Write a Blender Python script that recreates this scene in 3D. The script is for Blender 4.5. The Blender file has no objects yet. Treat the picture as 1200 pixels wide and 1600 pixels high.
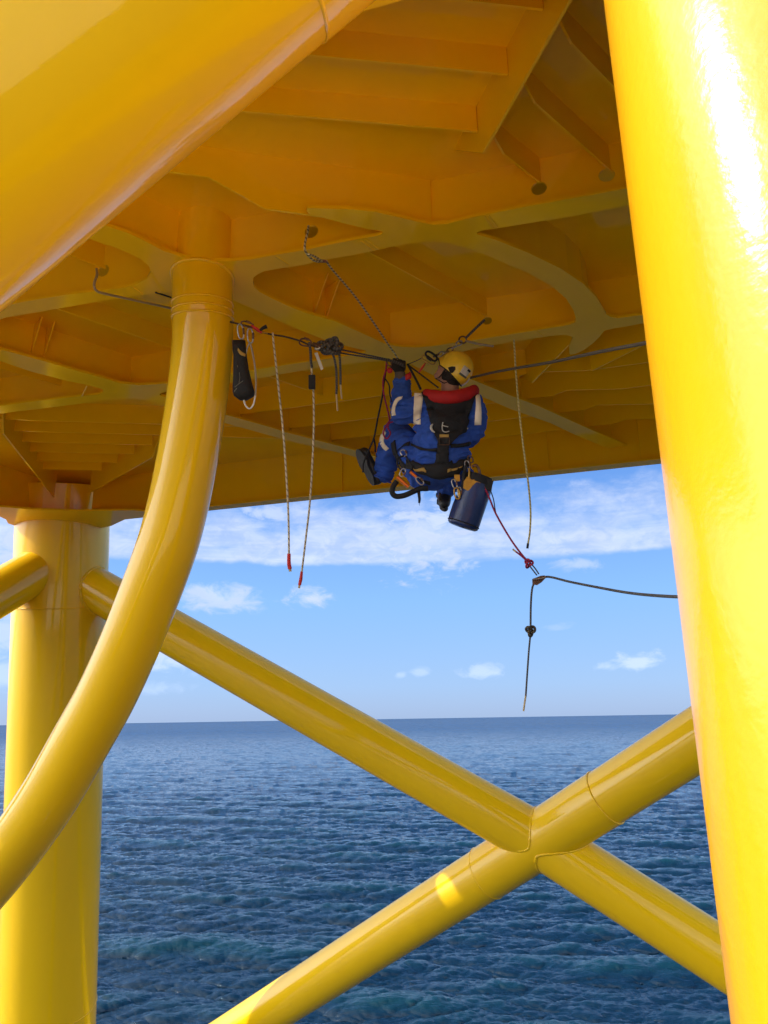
import bpy, math, random
import numpy as np
from mathutils import Vector, Matrix, noise
from mathutils.geometry import tessellate_polygon
from mathutils.bvhtree import BVHTree

random.seed(7); np.random.seed(7)
sc = bpy.context.scene
C = sc.collection

# ------------------------------------------------------------------ camera
H = 17.0                                   # eye height above the sea
F, IW, IH = 1150.0, 1200.0, 1600.0
PITCH, ROLL = math.radians(15.705), math.radians(0.919)
fwd = Vector((0, math.cos(PITCH), math.sin(PITCH)))
up0 = Vector((0, -math.sin(PITCH), math.cos(PITCH))); r0 = Vector((1, 0, 0))
RT = r0*math.cos(ROLL) - up0*math.sin(ROLL)
UP = up0*math.cos(ROLL) + r0*math.sin(ROLL)
EYE = Vector((0, 0, H))
cd = bpy.data.cameras.new('camera'); cam = bpy.data.objects.new('camera', cd); C.objects.link(cam)
cd.sensor_fit = 'VERTICAL'; cd.sensor_height = 36; cd.lens = F/IH*36
cd.clip_start = 0.05; cd.clip_end = 200000
M = Matrix.Identity(4)
for i in range(3):
    M[i][0] = RT[i]; M[i][1] = UP[i]; M[i][2] = -fwd[i]; M[i][3] = EYE[i]
cam.matrix_world = M
sc.camera = cam

# ------------------------------------------------------------------ sun and sky
SUN_AZ, SUN_EL = -93.0, 38.0               # degrees, azimuth clockwise from +Y
sd = Vector((math.sin(math.radians(SUN_AZ))*math.cos(math.radians(SUN_EL)),
             math.cos(math.radians(SUN_AZ))*math.cos(math.radians(SUN_EL)), math.sin(math.radians(SUN_EL))))
sl = bpy.data.lights.new('sun', 'SUN'); sl.energy = 2.05; sl.angle = math.radians(0.53); sl.color = (1, .955, .88)
so = bpy.data.objects.new('sun', sl); C.objects.link(so)
so.rotation_euler = sd.to_track_quat('Z', 'Y').to_euler(); so.location = (0, 0, 60)

sc.view_settings.view_transform = 'Standard'; sc.view_settings.look = 'None'
sc.view_settings.exposure = 1.28; sc.view_settings.gamma = 1
sc.render.engine = 'CYCLES'
sc.cycles.max_bounces = 14; sc.cycles.diffuse_bounces = 8; sc.cycles.glossy_bounces = 4

class NT:
    """small helper for node trees"""
    def __init__(s, nt): s.nt = nt; s.n = nt.nodes; s.l = nt.links
    def node(s, t, **kw):
        n = s.n.new(t)
        for k, v in kw.items(): setattr(n, k, v)
        return n
    def link(s, a, b): s.l.new(a, b)
    def val(s, sock, v):
        if hasattr(v, 'is_linked') or isinstance(v, bpy.types.NodeSocket): s.l.new(v, sock)
        else: sock.default_value = v
    def math(s, op, a, b=0.0, c=0.0, clamp=False):
        n = s.n.new('ShaderNodeMath'); n.operation = op; n.use_clamp = clamp
        s.val(n.inputs[0], a); s.val(n.inputs[1], b); s.val(n.inputs[2], c)
        return n.outputs[0]
    def step(s, lo, hi, x):
        n = s.n.new('ShaderNodeMapRange'); n.interpolation_type = 'SMOOTHSTEP'
        s.val(n.inputs[0], x); s.val(n.inputs[1], lo); s.val(n.inputs[2], hi)
        n.inputs[3].default_value = 0; n.inputs[4].default_value = 1
        return n.outputs[0]
    def noise(s, vec, scale, detail=4, rough=.55, dist=0):
        n = s.n.new('ShaderNodeTexNoise'); s.l.new(vec, n.inputs['Vector'])
        n.inputs['Scale'].default_value = scale; n.inputs['Detail'].default_value = detail
        n.inputs['Roughness'].default_value = rough; n.inputs['Distortion'].default_value = dist
        return n.outputs['Fac']
    def mix(s, f, a, b):
        n = s.n.new('ShaderNodeMix'); n.data_type = 'RGBA'
        s.val(n.inputs['Factor'], f); s.val(n.inputs[6], a); s.val(n.inputs[7], b)
        return n.outputs[2]

w = bpy.data.worlds.new('World'); sc.world = w; w.use_nodes = True
t = NT(w.node_tree); t.n.clear()
sky = t.node('ShaderNodeTexSky', sky_type='NISHITA', sun_disc=False)
sky.sun_elevation = math.radians(SUN_EL); sky.sun_rotation = math.radians(SUN_AZ)
sky.altitude = 20; sky.air_density = 1.0; sky.dust_density = 0.6; sky.ozone_density = 1.6
tc = t.node('ShaderNodeTexCoord'); sp = t.node('ShaderNodeSeparateXYZ'); t.link(tc.outputs['Generated'], sp.inputs[0])
el = t.math('MULTIPLY', t.math('ARCSINE', sp.outputs[2]), 57.2958)
az = t.math('MULTIPLY', t.math('ARCTAN2', sp.outputs[0], sp.outputs[1]), 57.2958)
def vec3(x, y, z):
    n = t.node('ShaderNodeCombineXYZ'); t.val(n.inputs[0], x); t.val(n.inputs[1], y); t.val(n.inputs[2], z); return n.outputs[0]
strv = vec3(t.math('MULTIPLY', az, .055), t.math('MULTIPLY', el, .30), 3.0)      # stretched along the horizon
blob = vec3(t.math('MULTIPLY', az, .16), t.math('MULTIPLY', el, .30), 9.0)
n5 = t.noise(vec3(t.math('MULTIPLY', az, .30), t.math('MULTIPLY', el, .55), 2.0), 1.7, 9, .64, .5)
n1 = t.noise(strv, 1.6, 7, .56, .35); n2 = t.noise(blob, 1.6, 8, .6, .2)
n3 = t.noise(vec3(t.math('MULTIPLY', az, .03), t.math('MULTIPLY', el, .9), 5.0), 1.4, 6, .6, .3)
# long flat cloud bank between about 11.5 and 16 degrees up
low = t.step(11.55, 12.0, t.math('ADD', el, t.math('MULTIPLY', t.math('SUBTRACT', n2, .5), .8)))
top = t.math('SUBTRACT', 1.0, t.step(13.6, 17.6, t.math('ADD', el, t.math('MULTIPLY', t.math('SUBTRACT', n2, .5), 9.0))))
bank = t.math('MULTIPLY', low, top)
bank = t.math('MULTIPLY', bank, t.step(.18, .62, t.math('ADD', t.math('MULTIPLY', n1, .6), t.math('MULTIPLY', n3, .42))))
masks = [t.math('MULTIPLY', t.math('MULTIPLY', bank, .88), t.math('ADD', .68, t.math('MULTIPLY', t.step(.35, .62, n5), .32)))]
# small fair weather puffs (azimuth, elevation, half width, half height, strength)
for (a, e, sa, se, k) in ((-6.0, 9.1, 1.5, .75, 1), (-12.8, 9.0, 3.0, 1.1, .85), (-15.6, 4.7, 3.4, 1.0, .9), (-11.5, 3.6, 3, .5, .5),
                          (18.6, 3.7, 1.7, .7, .95), (16.4, 3.4, .9, .35, .6), (7.2, 3.3, 1.4, .5, .75), (15.8, 12.0, 0.1, .1, 0), (14.8, 11.0, 1.6, .5, .6),
                          (2.6, 3.4, .8, .35, .5), (1.0, 3.2, .5, .25, .5), (-27, 6.0, 2.8, 1.6, .8), (-27, 3.3, 3, .8, .7), (-26, 12.5, 5, 2.6, 1.0),
                          (13.0, 6.4, 1.2, .3, .25), (-20, 2.4, 6, .5, .4), (24, 16.6, 5, .6, .35), (3.5, 13.8, 4.0, 3.0, 1.0), (-9, 15.6, 3, .6, .8)):
    if k == 0: continue
    dx = t.math('DIVIDE', t.math('SUBTRACT', az, a), sa); dy = t.math('DIVIDE', t.math('SUBTRACT', el, e), se)
    r = t.math('SQRT', t.math('ADD', t.math('MULTIPLY', dx, dx), t.math('MULTIPLY', dy, dy)))
    r = t.math('ADD', r, t.math('MULTIPLY', t.math('SUBTRACT', n5, .5), 3.4))
    masks.append(t.math('MULTIPLY', t.math('SUBTRACT', 1.0, t.step(.15, 1.25, r)), k*.9))
# broken cloud higher up, mostly hidden by the deck but mirrored in the sea
pl = t.node('ShaderNodeVectorMath', operation='DIVIDE'); t.link(tc.outputs['Generated'], pl.inputs[0])
mz = t.math('MAXIMUM', sp.outputs[2], .05); t.link(vec3(mz, mz, mz), pl.inputs[1])
n4 = t.noise(pl.outputs[0], 1.1, 8, .58, .2)
masks.append(t.math('MULTIPLY', t.math('MULTIPLY', t.step(.52, .72, n4), t.step(19, 30, el)), .75))
m = masks[0]
for q in masks[1:]: m = t.math('MAXIMUM', m, q)
shade = t.math('ADD', .74, t.math('ADD', t.math('MULTIPLY', n2, .26), t.math('MULTIPLY', n5, .24)))
cc = t.node('ShaderNodeVectorMath', operation='SCALE'); cc.inputs[0].default_value = (3.45, 3.98, 5.3); t.link(shade, cc.inputs[3])
ramp = t.node('ShaderNodeValToRGB'); t.link(t.math('DIVIDE', el, 40.0, clamp=True), ramp.inputs[0])
els = ramp.color_ramp.elements
for k, (p, c) in enumerate(((0, (2.2, 3.2, 5.2)), (.06, (2.05, 3.45, 6.0)), (.22, (1.6, 3.35, 6.6)), (.45, (.85, 2.2, 5.6)), (1, (.55, 1.5, 4.2)))):
    if k > 1: els.new(p)
    els[k].position = p; els[k].color = (*[q/8 for q in c], 1)
rs = t.node('ShaderNodeVectorMath', operation='SCALE'); t.link(ramp.outputs[0], rs.inputs[0]); rs.inputs[3].default_value = 6.2
tint = t.node('ShaderNodeMix', data_type='RGBA'); tint.inputs['Factor'].default_value = .88; t.link(sky.outputs[0], tint.inputs[6]); t.link(rs.outputs[0], tint.inputs[7])
# pale band of air just above the horizon keeps the hue of the sky
cloudcol = t.mix(t.step(0.5, 9.0, el), (3.5, 4.4, 6.1, 1), cc.outputs[0])
fin = t.mix(m, tint.outputs[2], cloudcol)
# added fill: stronger sky glow round the sun and unseen bright cloud behind viewpoint
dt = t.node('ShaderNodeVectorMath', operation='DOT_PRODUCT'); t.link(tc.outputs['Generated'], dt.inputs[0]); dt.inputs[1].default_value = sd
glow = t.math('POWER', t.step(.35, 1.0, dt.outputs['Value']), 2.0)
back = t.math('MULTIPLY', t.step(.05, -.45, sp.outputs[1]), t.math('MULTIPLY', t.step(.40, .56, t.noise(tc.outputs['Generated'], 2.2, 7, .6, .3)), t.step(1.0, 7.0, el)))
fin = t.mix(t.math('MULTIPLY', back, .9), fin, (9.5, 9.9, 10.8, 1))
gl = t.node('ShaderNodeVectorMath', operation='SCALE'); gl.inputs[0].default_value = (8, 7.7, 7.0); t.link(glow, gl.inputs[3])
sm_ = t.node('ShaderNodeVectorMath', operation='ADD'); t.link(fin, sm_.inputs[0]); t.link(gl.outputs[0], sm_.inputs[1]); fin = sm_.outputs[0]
# added haze glow on the unseen horizon under the sun, lighting left-facing steel
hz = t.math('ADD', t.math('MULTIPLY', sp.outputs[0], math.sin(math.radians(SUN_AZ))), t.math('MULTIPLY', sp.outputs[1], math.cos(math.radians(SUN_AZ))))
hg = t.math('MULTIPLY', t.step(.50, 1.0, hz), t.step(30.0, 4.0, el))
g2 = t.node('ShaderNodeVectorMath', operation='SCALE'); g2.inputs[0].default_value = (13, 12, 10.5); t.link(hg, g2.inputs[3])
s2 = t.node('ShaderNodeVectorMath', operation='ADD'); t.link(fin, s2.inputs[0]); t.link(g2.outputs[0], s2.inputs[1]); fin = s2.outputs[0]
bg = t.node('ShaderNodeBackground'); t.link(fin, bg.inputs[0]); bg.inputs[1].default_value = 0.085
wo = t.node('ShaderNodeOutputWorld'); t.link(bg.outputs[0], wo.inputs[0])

# ------------------------------------------------------------------ picture-to-place helpers (all return real 3D points)
def ray(px, py): return fwd + RT*((px-600)/F) + UP*((800-py)/F)
def W(px, py, d): return EYE + ray(px, py)*d                       # d = metres along the view axis
def onz(px, py, z):                                                # z relative to the eye
    r = ray(px, py); return EYE + r*(z/r.z)
def R(x, y, z): return Vector((x, y, z+H))                         # eye-relative coordinates
ZF, ZP, ZS, ZE = 2.75, 3.13, 2.955, 2.56                           # girder flange, deck plate, stiffener edge, edge-beam flange

# ------------------------------------------------------------------ objects
WL = {}
def link(o, parent, loc):
    C.objects.link(o); WL[o.name] = Vector(loc)
    if parent is None: o.location = loc
    else: o.parent = parent; o.location = Vector(loc) - WL[parent.name]
def thing(name, label, cat, loc, group=None):
    o = bpy.data.objects.new(name, None); o.empty_display_size = .2
    link(o, None, loc); o['label'] = label; o['category'] = cat
    if group: o['group'] = group
    return o
def tag(o, label, cat, group=None, kind=None):
    if label: o['label'] = label
    if cat: o['category'] = cat
    if group: o['group'] = group
    if kind: o['kind'] = kind
    return o
class MB:
    """collects geometry for one mesh"""
    def __init__(s): s.v = []; s.f = []; s.uv = {}; s.sm = []
    def add(s, v, f, uv=None, smooth=True):
        b = len(s.v); s.v += [tuple(p) for p in v]
        for i, q in enumerate(f):
            s.f.append([b+k for k in q]); s.sm.append(smooth)
            if uv is not None: s.uv[len(s.f)-1] = uv[i]
        return s
    def build(s, name, mat, parent=None, sharp=None):
        me = bpy.data.meshes.new(name)
        c = Vector(np.mean(np.array(s.v), axis=0)) if s.v else Vector()
        me.from_pydata([tuple(Vector(p)-c) for p in s.v], [], s.f)
        me.polygons.foreach_set('use_smooth', s.sm)
        if s.uv:
            ul = me.uv_layers.new(name='UVMap')
            for fi, uvs in s.uv.items():
                for li, q in zip(me.polygons[fi].loop_indices, uvs): ul.data[li].uv = q
        me.materials.append(mat); me.update()
        o = bpy.data.objects.new(name, me); link(o, parent, c)
        return o
def cr(pts, n=6):
    """Catmull-Rom through points (tuples of any length)"""
    P = [Vector(p) if len(p) == 3 else None for p in pts]
    A = np.array([list(p) for p in pts], float)
    if len(A) < 3: return [A[0]*(1-i/n)+A[1]*(i/n) for i in range(n+1)]
    A = np.vstack([2*A[0]-A[1], A, 2*A[-1]-A[-2]]); out = []
    for i in range(1, len(A)-2):
        for k in range(n):
            u = k/n
            out.append(.5*((2*A[i])+(-A[i-1]+A[i+1])*u+(2*A[i-1]-5*A[i]+4*A[i+1]-A[i+2])*u*u+(-A[i-1]+3*A[i]-3*A[i+1]+A[i+2])*u**3))
    out.append(A[-2]); return out
def tube(mb, pts, r, seg=10, closed=False, flat=1.0, caps=True, upv=None):
    P = [Vector(p[:3]) for p in pts]; n = len(P)
    rr = r if hasattr(r, '__len__') else [r]*n
    if len(rr) != n: rr = np.interp(np.linspace(0, 1, n), np.linspace(0, 1, len(rr)), rr)
    T = []
    for i in range(n):
        a = P[(i-1) % n] if closed or i > 0 else P[i]; b = P[(i+1) % n] if closed or i < n-1 else P[i]
        T.append((b-a).normalized())
    u = Vector(upv) if upv is not None else (Vector((0, 0, 1)) if abs(T[0].z) < .9 else Vector((1, 0, 0)))
    v = []; L = 0; Ls = []
    for i in range(n):
        if i: L += (P[i]-P[i-1]).length
        Ls.append(L)
        if upv is not None: u = Vector(upv)
        u = (u - T[i]*u.dot(T[i])).normalized(); q = T[i].cross(u)
        for k in range(seg):
            a = 2*math.pi*k/seg
            v.append(P[i] + u*(math.cos(a)*rr[i]*flat) + q*(math.sin(a)*rr[i]))
    f = []; uv = []
    m = n if closed else n-1
    for i in range(m):
        j = (i+1) % n; l0 = Ls[i]; l1 = Ls[j] if j else Ls[i]+(P[0]-P[i]).length
        for k in range(seg):
            k2 = (k+1) % seg
            f.append([i*seg+k, i*seg+k2, j*seg+k2, j*seg+k])
            uv.append([(k/seg, l0), ((k+1)/seg, l0), ((k+1)/seg, l1), (k/seg, l1)])
    if caps and not closed:
        mb.add(v, f, uv)                                    # caps keep their own corners so the side normals stay true
        mb.add(v[:seg], [list(range(seg))[::-1]], [[(0, 0)]*seg], smooth=False)
        return mb.add(v[-seg:], [list(range(seg))], [[(0, 0)]*seg], smooth=False)
    return mb.add(v, f, uv)
def box(mb, c, x, y, z):
    c, x, y, z = Vector(c), Vector(x), Vector(y), Vector(z)
    v = [c+x*a+y*b+z*d for a in (-1, 1) for b in (-1, 1) for d in (-1, 1)]
    f = [[0, 1, 3, 2], [4, 6, 7, 5], [0, 4, 5, 1], [2, 3, 7, 6], [0, 2, 6, 4], [1, 5, 7, 3]]
    return mb.add(v, f, smooth=False)
def sheet(mb, outline, holes, o, u, v, w, t0, t1):
    """plate with holes: 2D loops in the u,v frame, thickness from t0 to t1 along w"""
    loops = [outline]+list(holes)
    def area(l): return sum(l[i][0]*l[(i+1) % len(l)][1]-l[(i+1) % len(l)][0]*l[i][1] for i in range(len(l)))/2
    loops = [l if (area(l) > 0) == (i == 0) else l[::-1] for i, l in enumerate(loops)]
    tri = tessellate_polygon([[Vector((p[0], p[1], 0)) for p in l] for l in loops])
    flat = [p for l in loops for p in l]; n = len(flat)
    V = [o+u*p[0]+v*p[1]+w*t0 for p in flat]+[o+u*p[0]+v*p[1]+w*t1 for p in flat]
    f = []
    for q in tri:
        a = [flat[i] for i in q]
        s = (a[1][0]-a[0][0])*(a[2][1]-a[0][1])-(a[2][0]-a[0][0])*(a[1][1]-a[0][1])
        if abs(s) < 1e-12: continue
        q = list(q) if s > 0 else list(q)[::-1]
        f.append([i+n for i in q]); f.append(q[::-1])
    b = 0
    for l in loops:
        m = len(l)
        for i in range(m):
            j = (i+1) % m; f.append([b+i, b+j, b+j+n, b+i+n])
        b += m
    return mb.add(V, f, smooth=False)
X, Y, Z = Vector((1, 0, 0)), Vector((0, 1, 0)), Vector((0, 0, 1))
def hplate(mb, outline, holes, z, th):
    """horizontal plate, underside at z (eye-relative)"""
    return sheet(mb, [(p[0], p[1]) for p in outline], [[(p[0], p[1]) for p in h] for h in holes], R(0, 0, z), X, Y, Z, 0, th)
def vplate(mb, a, b, prof, holes=(), th=.012):
    """vertical plate on the ground line a->b; prof = loop of (distance, z)"""
    u = Vector((b[0]-a[0], b[1]-a[1], 0)); u.normalize(); nrm = Z.cross(u)
    return sheet(mb, prof, holes, R(a[0], a[1], 0), u, Z, nrm, -th/2, th/2)
def dist(a, b): return math.hypot(b[0]-a[0], b[1]-a[1])
def pxof(p): return 600+F*(p-EYE).dot(RT)/(p-EYE).dot(fwd)
def pyof(p): return 800-F*(p-EYE).dot(UP)/(p-EYE).dot(fwd)
def xy(px, py, z): p = onz(px, py, z); return (p.x, p.y)

# ------------------------------------------------------------------ materials
def mat(name, col, rough=.5, metal=0., coat=0., bump=0., bscale=40., var=.0, vscale=3., spec=.5):
    m = bpy.data.materials.new(name); m.use_nodes = True; q = NT(m.node_tree); b = q.n['Principled BSDF']
    b.inputs['Base Color'].default_value = (*col, 1); b.inputs['Roughness'].default_value = rough
    b.inputs['Metallic'].default_value = metal; b.inputs['Coat Weight'].default_value = coat; b.inputs['Coat Roughness'].default_value = .08
    b.inputs['Specular IOR Level'].default_value = spec
    co = q.node('ShaderNodeTexCoord').outputs['Object']
    if var:
        nn = q.noise(co, vscale, 5, .6)
        c2 = q.mix(q.step(.3, .72, nn), (*[c*(1-var) for c in col], 1), (*[min(1, c*(1+var)) for c in col], 1)); q.link(c2, b.inputs['Base Color'])
    if bump:
        bn = q.node('ShaderNodeBump'); bn.inputs['Strength'].default_value = bump; bn.inputs['Distance'].default_value = .01
        q.link(q.noise(co, bscale, 3, .5), bn.inputs['Height']); q.link(bn.outputs[0], b.inputs['Normal'])
    return m
def paint(name, col, peel=.05, wear=.5, coat=.75, cr0=.0):
    """glossy marine top coat: orange peel, faint runs, dull wiped patches, a few salt specks"""
    m = bpy.data.materials.new(name); m.use_nodes = True; q = NT(m.node_tree); b = q.n['Principled BSDF']
    g = q.node('ShaderNodeNewGeometry').outputs['Position']
    mp = q.node('ShaderNodeMapping'); q.link(g, mp.inputs[0]); mp.inputs['Scale'].default_value = (3, 3, .35)
    runs = q.noise(mp.outputs[0], 1.5, 5, .6); blot = q.noise(g, 1.7, 6, .62); fine = q.noise(g, 34, 3, .5); salt = q.noise(g, 11, 6, .75)
    c = q.mix(q.math('MULTIPLY', q.step(.35, .7, runs), .55*wear), (*col, 1), (col[0]*.93, col[1]*.9, col[2]*.9+.002, 1))
    c = q.mix(q.math('MULTIPLY', q.step(.5, .75, blot), .35*wear), c, (col[0]*1.02, col[1]*1.06, col[2]+.012, 1))
    c = q.mix(q.math('MULTIPLY', q.step(.69, .76, salt), .35*wear), c, (.62, .45, .14, 1))
    q.link(c, b.inputs['Base Color'])
    q.link(q.math('ADD', .42, q.math('MULTIPLY', blot, .22)), b.inputs['Roughness'])
    b.inputs['Coat Weight'].default_value = coat; b.inputs['Specular IOR Level'].default_value = .12
    q.link(q.math('ADD', .015+cr0, q.math('MULTIPLY', salt, .10+cr0)), b.inputs['Coat Roughness'])
    bn = q.node('ShaderNodeBump'); bn.inputs['Strength'].default_value = peel; bn.inputs['Distance'].default_value = .01
    q.link(q.math('ADD', q.math('MULTIPLY', fine, .8), q.math('MULTIPLY', blot, 1.3)), bn.inputs['Height'])
    q.link(bn.outputs[0], b.inputs['Normal']); q.link(bn.outputs[0], b.inputs['Coat Normal'])
    return m
YC = (.95, .572, .0)
M_Y = paint('yellow_paint', YC, .045)
M_YP = paint('yellow_deck_paint', (.94, .572, .0), .07, .8)
M_YL = paint('yellow_leg_paint', (.93, .43, .001), .15, 1.0, .95, .08)
M_STEEL = mat('galvanised_steel', (.42, .40, .36), .32, 1, bump=.2, var=.2, vscale=30)
M_DARK = mat('black_webbing', (.012, .012, .013), .75, bump=.5, bscale=180)
M_RED = mat('red_tape', (.55, .018, .012), .5, bump=.3, bscale=120)
M_GOLD = mat('gold_anodised_metal', (.46, .26, .04), .38, .5, var=.15, vscale=40)
M_ORANGE = mat('orange_anodised_metal', (.85, .20, .03), .35, .6)
M_RUST = mat('brown_weathered_steel', (.16, .085, .05), .55, .5, bump=.4, var=.4, vscale=50)
def rope_mat(name, c1, c2, freq=34., twist=2., frac=.5):
    m = bpy.data.materials.new(name); m.use_nodes = True; q = NT(m.node_tree); b = q.n['Principled BSDF']
    uv = q.node('ShaderNodeTexCoord').outputs['UV']; s = q.node('ShaderNodeSeparateXYZ'); q.link(uv, s.inputs[0])
    ph = q.math('ADD', q.math('MULTIPLY', s.outputs[1], freq), q.math('MULTIPLY', s.outputs[0], twist))
    fr = q.math('FRACT', ph); st = q.step(frac-.06, frac+.06, fr)
    q.link(q.mix(st, (*c1, 1), (*c2, 1)), b.inputs['Base Color']); b.inputs['Roughness'].default_value = .8
    ph2 = q.math('ADD', q.math('MULTIPLY', s.outputs[1], freq*4), q.math('MULTIPLY', s.outputs[0], 4.0))
    bn = q.node('ShaderNodeBump'); bn.inputs['Strength'].default_value = .6; bn.inputs['Distance'].default_value = .003
    q.link(q.math('PINGPONG', ph2, .5), bn.inputs['Height']); q.link(bn.outputs[0], b.inputs['Normal'])
    return m
M_RW = rope_mat('white_rope', (.60, .53, .36), (.24, .18, .09), 26, 1, .75)
M_RBW = rope_mat('black_and_white_rope', (.50, .44, .24), (.10, .08, .04), 34, 1, .6)
M_RY = rope_mat('pale_yellow_rope', (.62, .52, .20), (.42, .34, .10), 40, 1, .6)
M_RD = rope_mat('dark_rope', (.055, .05, .045), (.13, .12, .11), 60, 1, .6)
M_RR = rope_mat('red_rope', (.42, .02, .04), (.20, .02, .12), 60, 1, .6)
M_RG = rope_mat('brown_grey_rope', (.045, .034, .02), (.10, .075, .04), 60, 1, .6)
M_SHEATH = mat('frayed_rope_core', (.55, .42, .22), .85, bump=.5, bscale=200)
M_CABLE = mat('grey_cable', (.33, .27, .18), .45)
#@@SEA
# ------------------------------------------------------------------ sea: two wave spectra summed on a polar sheet
def ocean(N, L, wdir, lo, hi, std, chop, seed, pw=12):
    rs = np.random.RandomState(seed)
    k1 = 2*np.pi*np.fft.fftfreq(N, L/N); kx, ky = np.meshgrid(k1, k1, indexing='ij'); k = np.hypot(kx, ky); k[0, 0] = 1
    kp = 2*np.pi/hi
    c = (kx*wdir[0]+ky*wdir[1])/k
    P = np.exp(-1.0*(kp/k)**2)/k**3.5*(.012+c**pw)*np.exp(-(k*lo/6.28)**2); P[0, 0] = 0
    h = np.sqrt(P)*(rs.randn(N, N)+1j*rs.randn(N, N))
    z = np.real(np.fft.ifft2(h)); dx = np.real(np.fft.ifft2(-1j*kx/k*h)); dy = np.real(np.fft.ifft2(-1j*ky/k*h))
    s = std/z.std(); return L, z*s, dx*s*chop, dy*s*chop
def samp(tile, x, y):
    L, z, dx, dy = tile; N = z.shape[0]; u = (x/L % 1)*N; v = (y/L % 1)*N
    i = np.floor(u).astype(int); j = np.floor(v).astype(int); fu = u-i; fv = v-j; i %= N; j %= N; i2 = (i+1) % N; j2 = (j+1) % N
    return [a[i, j]*(1-fu)*(1-fv)+a[i2, j]*fu*(1-fv)+a[i, j2]*(1-fu)*fv+a[i2, j2]*fu*fv for a in (z, dx, dy)]
e = np.radians(np.concatenate([np.linspace(88, 24, 12), np.linspace(22.5, 1.2, 640), np.linspace(1.16, .06, 60), [.03, .008]]))
rad = H/np.tan(e)
azs = np.radians(np.concatenate([np.linspace(-33, 33, 800), np.linspace(36, 324, 90)]))
RR, AA = np.meshgrid(rad, azs, indexing='ij'); x = RR*np.sin(AA); y = RR*np.cos(AA)
big = ocean(512, 150., (.25, 1), .9, 13., .19, 1.5, 3); mid = ocean(256, 43., (-.15, 1), .4, 3.2, .070, 1.6, 5); sml = ocean(512, 17., (.1, 1), .10, 1.2, .032, 1.5, 8, 6)
zz = np.zeros_like(x); dx = np.zeros_like(x); dy = np.zeros_like(x)
for tile, ang, fade in ((big, 0, 6000), (mid, .2, 2500), (sml, -.2, 500)):
    ca, sa = math.cos(ang), math.sin(ang)
    a, b, c = samp(tile, x*ca+y*sa, -x*sa+y*ca)
    k = np.clip(1-RR/fade, 0, 1)*np.clip((RR-20)/15, .0, 1)
    zz += a*k; dx += (b*ca-c*sa)*k; dy += (b*sa+c*ca)*k
V = np.stack([x+dx, y+dy, zz], -1).reshape(-1, 3)
nr, na = len(rad), len(azs)
ii, jj = np.meshgrid(np.arange(nr-1), np.arange(na), indexing='ij'); j2 = (jj+1) % na
Q = np.stack([ii*na+jj, ii*na+j2, (ii+1)*na+j2, (ii+1)*na+jj], -1).reshape(-1, 4)[:, ::-1]
me = bpy.data.meshes.new('sea'); me.vertices.add(len(V)+1); me.loops.add(Q.size); me.polygons.add(len(Q))
me.vertices.foreach_set('co', np.vstack([V, [[0, 0, 0]]]).ravel().astype(np.float32)); me.loops.foreach_set('vertex_index', Q.ravel().astype(np.int32))
me.polygons.foreach_set('loop_start', np.arange(0, Q.size, 4, dtype=np.int32)); me.polygons.foreach_set('use_smooth', np.ones(len(Q), bool)); me.update(calc_edges=True)
ms = bpy.data.materials.new('sea_water'); ms.use_nodes = True; q = NT(ms.node_tree); b = q.n['Principled BSDF']
g = q.node('ShaderNodeNewGeometry').outputs['Position']
b.inputs['IOR'].default_value = 1.333; b.inputs['Roughness'].default_value = .035
spz = q.node('ShaderNodeSeparateXYZ'); q.link(g, spz.inputs[0])
crest = q.step(.0, .55, spz.outputs[2]); patch = q.noise(g, .02, 4, .6)
wc = q.mix(crest, (.002, .018, .037, 1), (.003, .032, .044, 1)); wc = q.mix(q.math('MULTIPLY', q.step(.4, .7, patch), .4), wc, (.002, .011, .034, 1))
foam = q.math('MULTIPLY', q.step(.34, .5, spz.outputs[2]), q.step(.70, .78, q.noise(g, 1.6, 6, .7)))
q.link(q.mix(q.math('MULTIPLY', foam, .5), wc, (.5, .56, .6, 1)), b.inputs['Base Color'])
mp = q.node('ShaderNodeMapping'); q.link(g, mp.inputs[0]); mp.inputs['Scale'].default_value = (.25, 1.0, 1)
bm = q.node('ShaderNodeBump'); bm.inputs['Strength'].default_value = 1.0; bm.inputs['Distance'].default_value = 1.0
hgt = q.math('ADD', q.math('MULTIPLY', q.noise(mp.outputs[0], 1.1, 6, .62, .5), .13), q.math('MULTIPLY', q.noise(mp.outputs[0], 5.0, 5, .62, .4), .045))
q.link(hgt, bm.inputs['Height'])
# unresolved ripples far out: slopes taken straight from noise, gathered in gust patches
ln = q.node('ShaderNodeVectorMath', operation='LENGTH'); q.link(g, ln.inputs[0]); dist_ = ln.outputs['Value']
mp2 = q.node('ShaderNodeMapping'); q.link(g, mp2.inputs[0]); mp2.inputs['Scale'].default_value = (.45, 1.0, 1)
nf = q.node('ShaderNodeTexNoise'); q.link(mp2.outputs[0], nf.inputs['Vector']); nf.inputs['Scale'].default_value = 1.1; nf.inputs['Detail'].default_value = 3
gust = q.math('ADD', q.math('MULTIPLY', q.noise(mp2.outputs[0], .22, 2, .6), .9), q.math('ADD', q.math('MULTIPLY', q.noise(mp2.outputs[0], .05, 3, .6), .7), q.math('MULTIPLY', q.noise(mp2.outputs[0], .008, 4, .6), .6)))
amp = q.math('MULTIPLY', q.step(90, 900, dist_), q.math('MULTIPLY', q.math('SUBTRACT', gust, .45, clamp=True), 3.2))
sl_ = q.node('ShaderNodeVectorMath', operation='SUBTRACT'); q.link(nf.outputs['Color'], sl_.inputs[0]); sl_.inputs[1].default_value = (.5, .5, .5)
sc_ = q.node('ShaderNodeVectorMath', operation='SCALE'); q.link(sl_.outputs[0], sc_.inputs[0]); q.link(amp, sc_.inputs[3])
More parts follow.
